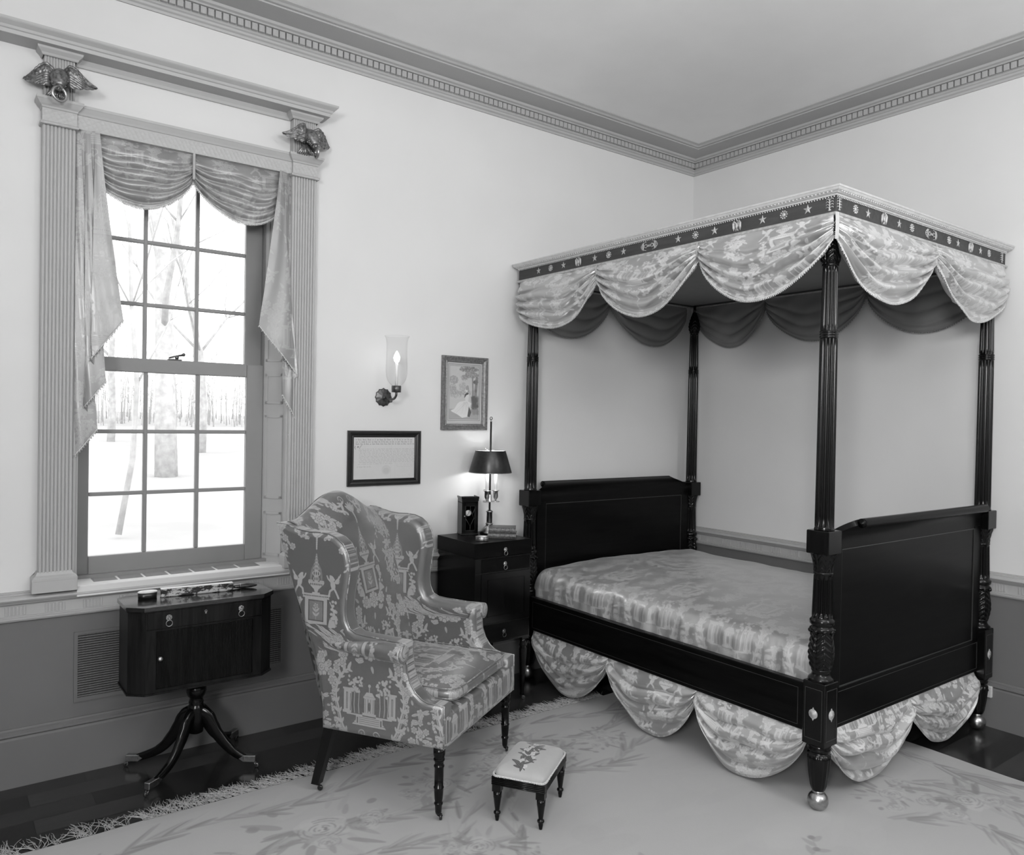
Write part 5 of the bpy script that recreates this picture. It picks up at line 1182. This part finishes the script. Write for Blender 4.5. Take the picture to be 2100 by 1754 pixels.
# ------------------------------------------------------------------ four-post bed
bx0, bx1, by0, by1 = -1.509, -.098, -1.946, -.115
bed = thing('four_poster_bed', 'tall dark four-poster bed with carved posts and swagged silk canopy', 'bed', ((bx0+bx1)/2, (by0+by1)/2, 0))
Mh, Mx, My = M['maho'], M['mahox'], M['mahoy']
def shaft(p, px, py, z0, z1, r0, r1):
    n = 14
    def fn(u, v):
        z = lerp(z0, z1, v); e = min(1, min(v, 1-v)*(z1-z0)/.02); a = 2*pi*u; fl = abs(cos(n*a/2))
        d = .17*smooth01((fl-.35)/.35)*smooth01(e); r = lerp(r0, r1, v)*(1-d); return (px+r*cos(a), py+r*sin(a), z)
    p.grid(fn, 14*10, 40, True, cu=True)
def make_post(px, py, label_faces):
    p = MB()
    p.lathe([(.076, .021), (.084, .026), (.10, .029), (.15, .036), (.20, .0405), (.222, .041), (.226, .034), (.232, .032), (.236, .042), (.246, .044), (.250, .040), (.262, .046)], 96, (px, py, 0), mod=lambda a, z: 1+.09*abs(sin(6*a)) if .09 < z < .223 else 1)
    p.box(px-.047, px+.047, py-.047, py+.047, .262, .508, .003)
    p.lathe([(.506, .046), (.512, .048), (.520, .046), (.526, .038), (.534, .034), (.542, .033), (.548, .037), (.552, .037), (.556, .034)], 40, (px, py, 0))
    def leafy(z0, z1, prof, lobes, rows, amp):
        def fn(u, v):
            a = 2*pi*u; z = lerp(z0, z1, v); r = interp(prof, v); q = (a*lobes/(2*pi)) % 1; s = abs(q-.5)*2     # 0 on leaf midrib, 1 between leaves
            rib = abs(sin(pi*(v*rows-(1-s)*1.1)))**.6; rr = r*(1+amp*rib*(.35+.65*sin(pi*(1-s)*.5+.3))-amp*.9*smooth01((s-.86)/.14)+amp*.5*smooth01((.1-s)/.1)); return (px+rr*cos(a), py+rr*sin(a), z)
        p.grid(fn, 120, 64, True, cu=True)
    leafy(.554, .700, [(0, .034), (.15, .0385), (.35, .0425), (.55, .042), (.8, .0375), (1, .036)], 4, 6, .14)
    p.lathe([(.698, .038), (.704, .045), (.712, .046), (.717, .040), (.722, .037), (.730, .0455), (.744, .046), (.750, .040), (.756, .038)], 48, (px, py, 0))
    for k in range(8): a = 2*pi*k/8; p.sphere((px+cos(a)*.0425, py+sin(a)*.0425, .703), .0095, None, None, 8, 6)
    shaft(p, px, py, .754, .922, .0385, .0345)
    p.lathe([(.920, .034), (.924, .0365), (.929, .0365), (.933, .033)], 40, (px, py, 0))
    leafy(.931, 1.003, [(0, .033), (.3, .034), (.7, .040), (1, .046)], 8, 3, .08)
    p.box(px-.047, px+.047, py-.047, py+.047, 1.002, 1.093, .003)
    p.lathe([(1.091, .037), (1.096, .0375), (1.104, .0355), (1.108, .0350)], 40, (px, py, 0))
    shaft(p, px, py, 1.107, 1.835, .0355, .0325)
    p.lathe([(1.833, .032), (1.836, .0345), (1.842, .0345), (1.844, .032), (1.846, .0345), (1.852, .0345), (1.854, .032), (1.856, .0345), (1.862, .0345), (1.864, .032)], 40, (px, py, 0))
    shaft(p, px, py, 1.863, 2.112, .0315, .0275)
    p.lathe([(2.110, .0275), (2.113, .0315), (2.120, .0315), (2.123, .027)], 40, (px, py, 0))
    leafy(2.121, 2.255, [(0, .028), (.15, .0335), (.35, .034), (.6, .027), (.85, .017), (1, .010)], 4, 6, .12)
    p.lathe([(2.25, .010), (2.30, .009)], 12, (px, py, 0))
    o = p.build('post', Mh, bed)
    MB().sphere((px, py, .038), .039, .039, .038, 32, 20).lathe([(.070, .022), (.078, .023), (.079, .020)], 24, (px, py, 0)).build('ball_foot', M['brass'], o)
    for (nx, ny) in label_faces:
        Mf = Matrix((Vector((-ny, nx, 0)), Vector((0, 0, 1)), Vector((nx, ny, 0)))).transposed().to_4x4(); Mf.translation = Vector((px+nx*.047, py+ny*.047, .385))
        r = MB().lathe([(0, .0185), (.0015, .0185), (.002, .0135), (.003, .0130), (.0025, .0095), (.0035, .009), (.0035, .005), (.0048, .004), (.005, 0)], 28, M=Mf)
        for k in range(12): a = 2*pi*k/12; r.sphere(Mf @ Vector((cos(a)*.0160, sin(a)*.0160, .0015)), .0018, None, None, 6, 4)
        r.prism([(0, .026), (-.006, .014), (.006, .014)], .0022, Mf).prism([(0, -.026), (-.006, -.014), (.006, -.014)], .0022, Mf)
        r.build('rosette', M['gilt'], o)
        q = MB()
        for (a, b_, c_, d_) in ((-.036, -.0345, -.098, .098), (.0345, .036, -.098, .098), (-.036, .036, .0965, .098), (-.036, .036, -.098, -.0965)): q.box(a, b_, c_, d_, 0, .0012, M=Mf)
        q.build('string_inlay', M['inlay'], o)
    return o
make_post(bx0, by0, [(-1, 0), (0, -1)]); make_post(bx1, by0, [(0, -1), (1, 0)]); make_post(bx0, by1, [(-1, 0)]); make_post(bx1, by1, [])
# rails
def siderail(x, y0, y1, out):
    o = MB().box(x-.016, x+.016, y0, y1, .300, .488, .003).build('side_rail', My, bed)
    q = MB(); f_ = x+out*.016
    for (a, b_, c_, d_) in ((y0+.03, y1-.03, .3165, .318), (y0+.03, y1-.03, .462, .4635), (y0+.03, y0+.0315, .3165, .4635), (y1-.0315, y1-.03, .3165, .4635)): q.box(f_, f_+out*.001, a, b_, c_, d_)
    q.build('string_inlay', M['inlay'], o)
siderail(-1.522, by0+.047, by1-.047, -1); siderail(-.085, by0+.047, by1-.047, 1)
def endboard(nm, y, sgn):
    """sgn: direction in which the crest scrolls over (away from the mattress)"""
    mb = MB(); xa, xb = bx0+.045, bx1-.045
    mb.box(xa, xb, y-.013, y+.013, .300, .462, .003)              # lower rail
    mb.box(xa, xa+.065, y-.013, y+.013, .455, 1.020).box(xb-.065, xb, y-.013, y+.013, .455, 1.02)
    mb.box(xa, xb, y-.008, y+.008, .455, 1.010)
    o = mb.build(nm, Mx, bed)
    # rolled crest
    mc = MB(); th = .011
    prof = [(0, 1.008), (0, 1.045), (.004, 1.068), (.016, 1.090), (.034, 1.108), (.052, 1.118), (.066, 1.122)]
    P = spline([(a, b, 0) for a, b in prof], 4); n = len(P)-1
    def half(z): return interp([(1.0, .660), (1.070, .660), (1.082, .648), (1.098, .605), (1.112, .565), (1.125, .552)], z)
    cxm = (bx0+bx1)/2
    for side in (-1, 1):
        def fn(u, v):
            i = v*n; i0 = min(n-1, int(i)); p = P[i0].lerp(P[i0+1], i-i0); tg = (P[i0+1]-P[i0]).normalized(); q = p+Vector((tg.y, -tg.x, 0))*th*side
            h_ = half(p.y); return (cxm+lerp(-h_, h_, u), y+sgn*q.x, q.y)
        mc.grid(fn, 50, 24)
    def edge(u, v, s_):
        i = v*n; i0 = min(n-1, int(i)); p = P[i0].lerp(P[i0+1], i-i0); tg = (P[i0+1]-P[i0]).normalized(); q = p+Vector((tg.y, -tg.x, 0))*th*(2*u-1)
        return (cxm+s_*half(p.y), y+sgn*q.x, q.y)
    for s_ in (-1, 1): mc.grid(lambda u, v: edge(u, v, s_), 2, 24)
    mc.build('crest', Mx, o)
    rl = MB(); cy_, cz_ = y+sgn*.070, 1.117
    xs = [cxm-.556+1.112*i/60 for i in range(61)]
    rl.grid(lambda u, v: (lerp(cxm-.556, cxm+.556, v), cy_+cos(2*pi*u)*.0185*(1+.06*abs(sin(4*pi*u))), cz_+sin(2*pi*u)*.0185*(1+.06*abs(sin(4*pi*u)))), 48, 2, cu=True)
    for s_ in (-1, 1):
        Mq = Matrix.Translation((cxm+s_*.556, cy_, cz_)) @ Matrix.Rotation(s_*pi/2, 4, 'Y')
        rl.lathe([(0, .0185), (.003, .018), (.003, .0135), (.005, .013), (.005, .008), (.008, .006), (.009, 0)], 24, M=Mq)
    rl.build('crest_roll', Mx, o)
    q = MB()
    for f_ in (-1, 1):
        yy = y+f_*.0135; b_ = yy+f_*.0012; a_ = yy-f_*.001
        ps = [(xa+.03, xb-.03, 1.012, 1.0135)]
        ix0, ix1 = xa+.085, xb-.085
        fi = y+f_*.0125
        for (a, b2, c_, d_) in ((xa+.064, xa+.067, .462, 1.010), (xb-.067, xb-.064, .462, 1.010), (xa+.064, xb-.064, 1.007, 1.010), (xa+.064, xb-.064, .462, .465)): q.box(a, b2, min(y, fi), max(y, fi), c_, d_)
        if f_*sgn > 0 and nm == 'footboard':
            for (a, b2, c_, d_) in ((xa+.012, xb-.012, .3165, .318), (xa+.012, xb-.012, .444, .4455), (xa+.012, xa+.0135, .3165, .4455), (xb-.0135, xb-.012, .3165, .4455)): q.box(a, b2, a_, b_, c_, d_)
    q.build('string_inlay', M['inlay'], o)
    return o
endboard('headboard', by1, 1); endboard('footboard', by0, -1)

# canopy: cornice, frieze, lining, ornaments
fx0, fx1, fy0, fy1 = -1.566, -.040, -1.996, -.045
ring = [(fx0, fy0), (fx0, fy1), (fx1, fy1), (fx1, fy0)]      # travelling so that the outside is on the left
can = MB().sweep([(-.018, 2.300), (0, 2.300), (0, 2.368), (-.018, 2.368), (-.018, 2.300)], ring, closed=True).build('canopy_frieze', M['frieze'], bed)
cor = MB().sweep([(-.018, 2.366), (.005, 2.366), (.006, 2.372), (.013, 2.374), (.015, 2.377), (.024, 2.382), (.028, 2.390), (.030, 2.391), (.031, 2.398), (-.02, 2.400), (-.02, 2.366)], ring, closed=True).build('canopy_cornice', M['giltlight'], bed)
MB().sweep([(-.012, 2.292), (.006, 2.292), (.0085, 2.296), (.0085, 2.301), (.004, 2.305), (0, 2.306), (-.012, 2.306), (-.012, 2.292)], ring, closed=True).build('canopy_ledge', M['gilt'], bed)
for (xa, ya, xb, yb, nx, ny) in ((fx0, fy0, fx0, fy1, -1, 0), (fx0, fy0, fx1, fy0, 0, -1)):
    L = hypot(xb-xa, yb-ya); n = int(L/.0115); bd = MB(); bd2 = MB()
    for i in range(n):
        u = (i+.5)/n; x, y = lerp(xa, xb, u), lerp(ya, yb, u)
        bd.sphere((x+nx*.003, y+ny*.003, 2.3625), .0031, None, None, 6, 4)
    n = int(L/.016)
    for i in range(n):
        u = (i+.5)/n; x, y = lerp(xa, xb, u), lerp(ya, yb, u)
        bd2.sphere((x+nx*.0185, y+ny*.0185, 2.3795), .0052 if ny else .004, .0052 if nx else .004, .0045, 6, 5)
    bd.build('beading', M['giltlight'], can); bd2.build('leaf_moulding', M['giltlight'], cor)
MB().box(fx0+.012, fx1-.012, fy0+.012, fy1-.012, 2.310, 2.316).build('canopy_lining', M['lining'], bed)
MB().box(fx0+.005, fx1-.005, fy0+.005, fy1-.005, 2.376, 2.386).build('canopy_top', M['lining'], bed)
G = M['gilt']
def orn(kind, side, s):
    """side 'L' = west face (normal -x) at y=s ; 'F' = foot face (normal -y) at x=s"""
    if side == 'L': F = Matrix((Vector((0, -1, 0)), Vector((0, 0, 1)), Vector((-1, 0, 0)))).transposed().to_4x4(); F.translation = Vector((fx0, s, 2.336)); F = F @ Matrix.Diagonal((1.15, 1.15, 1.15, 1))
    else: F = Matrix((Vector((1, 0, 0)), Vector((0, 0, 1)), Vector((0, -1, 0)))).transposed().to_4x4(); F.translation = Vector((s, fy0, 2.336)); F = F @ Matrix.Diagonal((1.15, 1.15, 1.15, 1))
    mb = MB()
    if kind == 'star':
        vs = [F @ Vector((0, 0, .0045))]+[F @ Vector((cos(pi/2+pi*k/5)*(.0175 if k % 2 == 0 else .0068), sin(pi/2+pi*k/5)*(.0175 if k % 2 == 0 else .0068), .0008)) for k in range(10)]
        mb.add(vs, [(0, 1+k, 1+(k+1) % 10) for k in range(10)]+[tuple(range(10, 0, -1))]); nm = 'star_ornament'
    elif kind == 'rosette':
        mb.lathe([(0, .0075), (.003, .007), (.004, .004), (.0055, 0)], 16, M=F)
        for k in range(10): a = 2*pi*k/10; mb.sphere(F @ Vector((cos(a)*.0125, sin(a)*.0125, .0015)), .0036, None, None, 6, 4); mb.tube([F @ Vector((cos(a)*.007, sin(a)*.007, .0015)), F @ Vector((cos(a)*.0125, sin(a)*.0125, .0015))], .0014, 4)
        nm = 'rosette_ornament'
    elif kind == 'eagle':
        mb.sphere(F @ Vector((0, -.001, .003)), .0055, .0125, .004, 8, 6, M=F.to_3x3()).sphere(F @ Vector((.002, .0165, .004)), .0038, None, None, 6, 5)
        for sx in (-1, 1):
            mb.tube([F @ Vector(p) for p in ((sx*.004, .008, .003), (sx*.011, .016, .003), (sx*.0155, .008, .003), (sx*.0155, -.008, .002), (sx*.0135, -.019, .001))], [.003, .0042, .0046, .0038, .0012], 7)
            mb.tube([F @ Vector(p) for p in ((sx*.004, .006, .003), (sx*.009, .008, .003), (sx*.0105, -.004, .002), (sx*.0095, -.014, .001))], [.003, .0035, .0032, .001], 6)
            mb.tube([F @ Vector((sx*.002, -.012, .002)), F @ Vector((sx*.005, -.021, .001))], [.003, .0015], 6)
        nm = 'eagle_ornament'
    elif kind == 'anthemion':
        for sx in (-1, 1):
            for k in range(7):
                a = -1.35+k*.45; c0 = Vector((sx*.028, 0, .002)); mb.tube([F @ c0, F @ (c0+Vector((sx*cos(a)*.010, sin(a)*.012, .001))), F @ (c0+Vector((sx*cos(a)*.017, sin(a)*.018, 0)))], [.0014, .0026, .0014], 5)
            mb.tube([F @ Vector((sx*.045*cos(a)+0, .019*sin(a), .001)) for a in [-1.2+2.4*i/12 for i in range(13)]], .0016, 5)
            mb.tube([F @ Vector(p) for p in ((sx*.028, 0, .002), (sx*.016, .008, .002), (sx*.006, -.004, .002), (0, 0, .002))], [.003, .0026, .0026, .003], 6)
            mb.tube([F @ Vector(p) for p in ((sx*.028, 0, .002), (sx*.016, -.008, .002), (sx*.006, .004, .002), (0, 0, .002))], [.003, .0022, .0022, .003], 6)
        nm = 'anthemion_ornament'
    else:
        mb.tube([F @ Vector((0, y, .002)) for y in (-.022, -.01, .01, .022)], [.003, .0022, .0024, .001], 6)
        for j in range(4):
            for sx in (-1, 1):
                y = -.014+j*.009; mb.tube([F @ Vector((0, y, .002)), F @ Vector((sx*.007, y+.006, .002)), F @ Vector((sx*(.012), y+.005, .002)), F @ Vector((sx*.0125, y+.001, .001))], [.0014, .0018, .0016, .001], 5)
        mb.sphere(F @ Vector((0, -.019, .002)), .006, .003, .003, 6, 4, M=F.to_3x3()); nm = 'palm_ornament'
    mb.build(nm, G, can)
for k, s in zip('srseesrsasrsesrsp'.replace('ee', 'e'), [-.225, -.331, -.437, -.558, -.681, -.784, -.886, -1.056, -1.232, -1.332, -1.436, -1.553, -1.677, -1.776, -1.88, -1.972]):
    orn({'s': 'star', 'r': 'rosette', 'e': 'eagle', 'a': 'anthemion', 'p': 'palm'}[k], 'L', s)
for k, s in zip('prsesrarsesrp', [-1.545, -1.43, -1.335, -1.215, -1.09, -.985, -.812, -.646, -.555, -.43, -.322, -.231, -.085]):
    orn({'s': 'star', 'r': 'rosette', 'e': 'eagle', 'a': 'anthemion', 'p': 'palm'}[k], 'F', s)
# valance swags
zt_ = 2.297
def tape(p, z0, z1, n, w=.009):
    T_ = MB(); d = Vector((-n[1], n[0], 0)); c = Vector(p)
    T_.grid(lambda u, v: c+d*(u-.5)*w+Vector(n)*(.020+.006*sin(pi*v))+Vector((0, 0, lerp(z0, z1, v)-c.z)), 4, 10).build('tape', M['tape'], bed)
sat, fr = M['satin'], M['fringe']
ys = [-.058, -.717, -1.360, -1.992]
for i in range(3):
    swag('valance_swag', (fx0-.004, ys[i], zt_), (fx0-.004, ys[i+1], zt_), (-1, 0, 0), .290, .17 if i == 0 else .060, .062 if i < 2 else .085, sat, bed, seed=11+i, folds=4.5, amp=.032, bulge=.036, trim=fr, uo=(.05+.31*i, .1+.27*i), vpat=1.7)
for i in (1, 2): tape((fx0, ys[i], zt_), zt_, zt_-.065, (-1, 0, 0))
xs_ = [-1.568, -.806, -.050]
for i in range(2):
    swag('valance_swag', (xs_[i], fy0-.004, zt_), (xs_[i+1], fy0-.004, zt_), (0, -1, 0), .300, .085 if i == 0 else .055, .055 if i == 0 else .15, sat, bed, seed=21+i, folds=4.5, amp=.034, bulge=.036, trim=fr, uo=(.2+.23*i, .4+.1*i), vpat=1.7)
tape((xs_[1], fy0, zt_), zt_, zt_-.06, (0, -1, 0)); tape((fx0-.002, fy0-.002, zt_), zt_, zt_-.10, (-.707, -.707, 0), .013)
lin = M['lining']
for i, (a, b_) in enumerate(((-.07, -.631), (-.631, -1.294), (-1.294, -1.975))):
    swag('lined_swag', (fx1+.0, a, zt_+.005), (fx1+.0, b_, zt_+.005), (-1, 0, 0), .295, .06, .055, lin, bed, seed=31+i, folds=3.5, amp=.013, bulge=.012, nu=40, nv=40, trim=M['lining'])
for i, (a, b_) in enumerate(((-1.56, -.829), (-.829, -.10))):
    swag('lined_swag', (a, fy1, zt_+.005), (b_, fy1, zt_+.005), (0, -1, 0), .295, .10 if i == 0 else .055, .055, lin, bed, seed=41+i, folds=3.5, amp=.013, bulge=.012, nu=40, nv=40, trim=M['lining'])
# base valance
yb_ = [-.185, -.790, -1.354, -1.900]
for i in range(3):
    swag('base_swag', (-1.522, yb_[i], .303), (-1.522, yb_[i+1], .303), (-1, 0, 0), .290, .05, .05, sat, bed, seed=51+i, folds=3.5, amp=.028, bulge=.032, uo=(.12+.44*i-.3*(i == 1), .30+.33*(i == 1)), vpat=1.25)
xb_ = [-1.455, -.800, -.16]
for i in range(2):
    swag('base_swag', (xb_[i], by0-.004, .303), (xb_[i+1], by0-.004, .303), (0, -1, 0), .275-.0*i, .07, .055, sat, bed, seed=61+i, folds=3.5, amp=.030, bulge=.032, uo=(.3*i, .2+.2*i), vpat=1.3)
# dark boards under the mattress
MB().box(bx0+.01, bx1-.01, by0+.02, by1-.02, .40, .43).build('bed_base', Mh, bed)

# ------------------------------------------------------------------ coverlet over the mattress
t = thing('coverlet', 'pale damask coverlet smooth over the mattress of the four-poster bed', 'bedspread', ((bx0+bx1)/2, (by0+by1)/2, .44))
X0, X1, Y0, Y1 = -1.500, -.108, -1.920, -.140
nzf = lambda x, y: .004*sin(x*9+y*4)+.003*sin(y*13-x*5)+.002*sin(x*31+y*9)*sin(y*17)
def cover(u, v):
    # u across (x), v along (y); edge wraps down
    s = lerp(-1, 1, u); W2 = .16   # fraction for the drop
    def wrap(a, half, drop, r):
        L = half+drop; d = abs(a)*L; sg = 1 if a >= 0 else -1; flat = half-r; arc = r*pi/2
        if d < flat: return sg*d, 0
        if d < flat+arc: th = (d-flat)/r; return sg*(flat+r*sin(th)), -r*(1-cos(th))
        return sg*half, -(r+d-flat-arc)
    x, dz = wrap(s, (X1-X0)/2, .175, .075); cx_ = (X0+X1)/2
    q = lerp(-1, 1, v); y, dz2 = wrap(q, (Y1-Y0)/2, .15, .06); cy_ = (Y0+Y1)/2
    crown_ = .052*(1-(x/.70)**2)*(1-(y/.90)**4*.6)
    head = .012*smooth01((y-.55)/.3)
    z = .626+crown_+head+dz+dz2
    side = smooth01(-dz/.05); sidey = smooth01(-dz2/.05)
    wr = side*(.005*sin(y*38+2*sin(y*9))+.003*sin(y*83+1)+.003*sin(y*21)) ; edge_ = smooth01(abs(x)/.69-.62)*(.004*sin(y*42+3*sin(y*7)+x*8))
    x2 = x+(-1 if x < 0 else 1)*wr; y2 = y+sidey*.004*sin(x*40)
    z = max(z, .445)
    return (cx_+x2, cy_+y2, z+nzf(x, y)*.6+edge_*(1-side))
MB().grid(cover, 150, 190, True, uvf=lambda u, v, p: (v*2.05+.1, u*1.75+.05)).build('cover', M['spread'], t)
MB().box(X0+.03, X1-.03, Y0+.03, Y1-.03, .431, .60, .03).build('mattress', M['lining'], t)
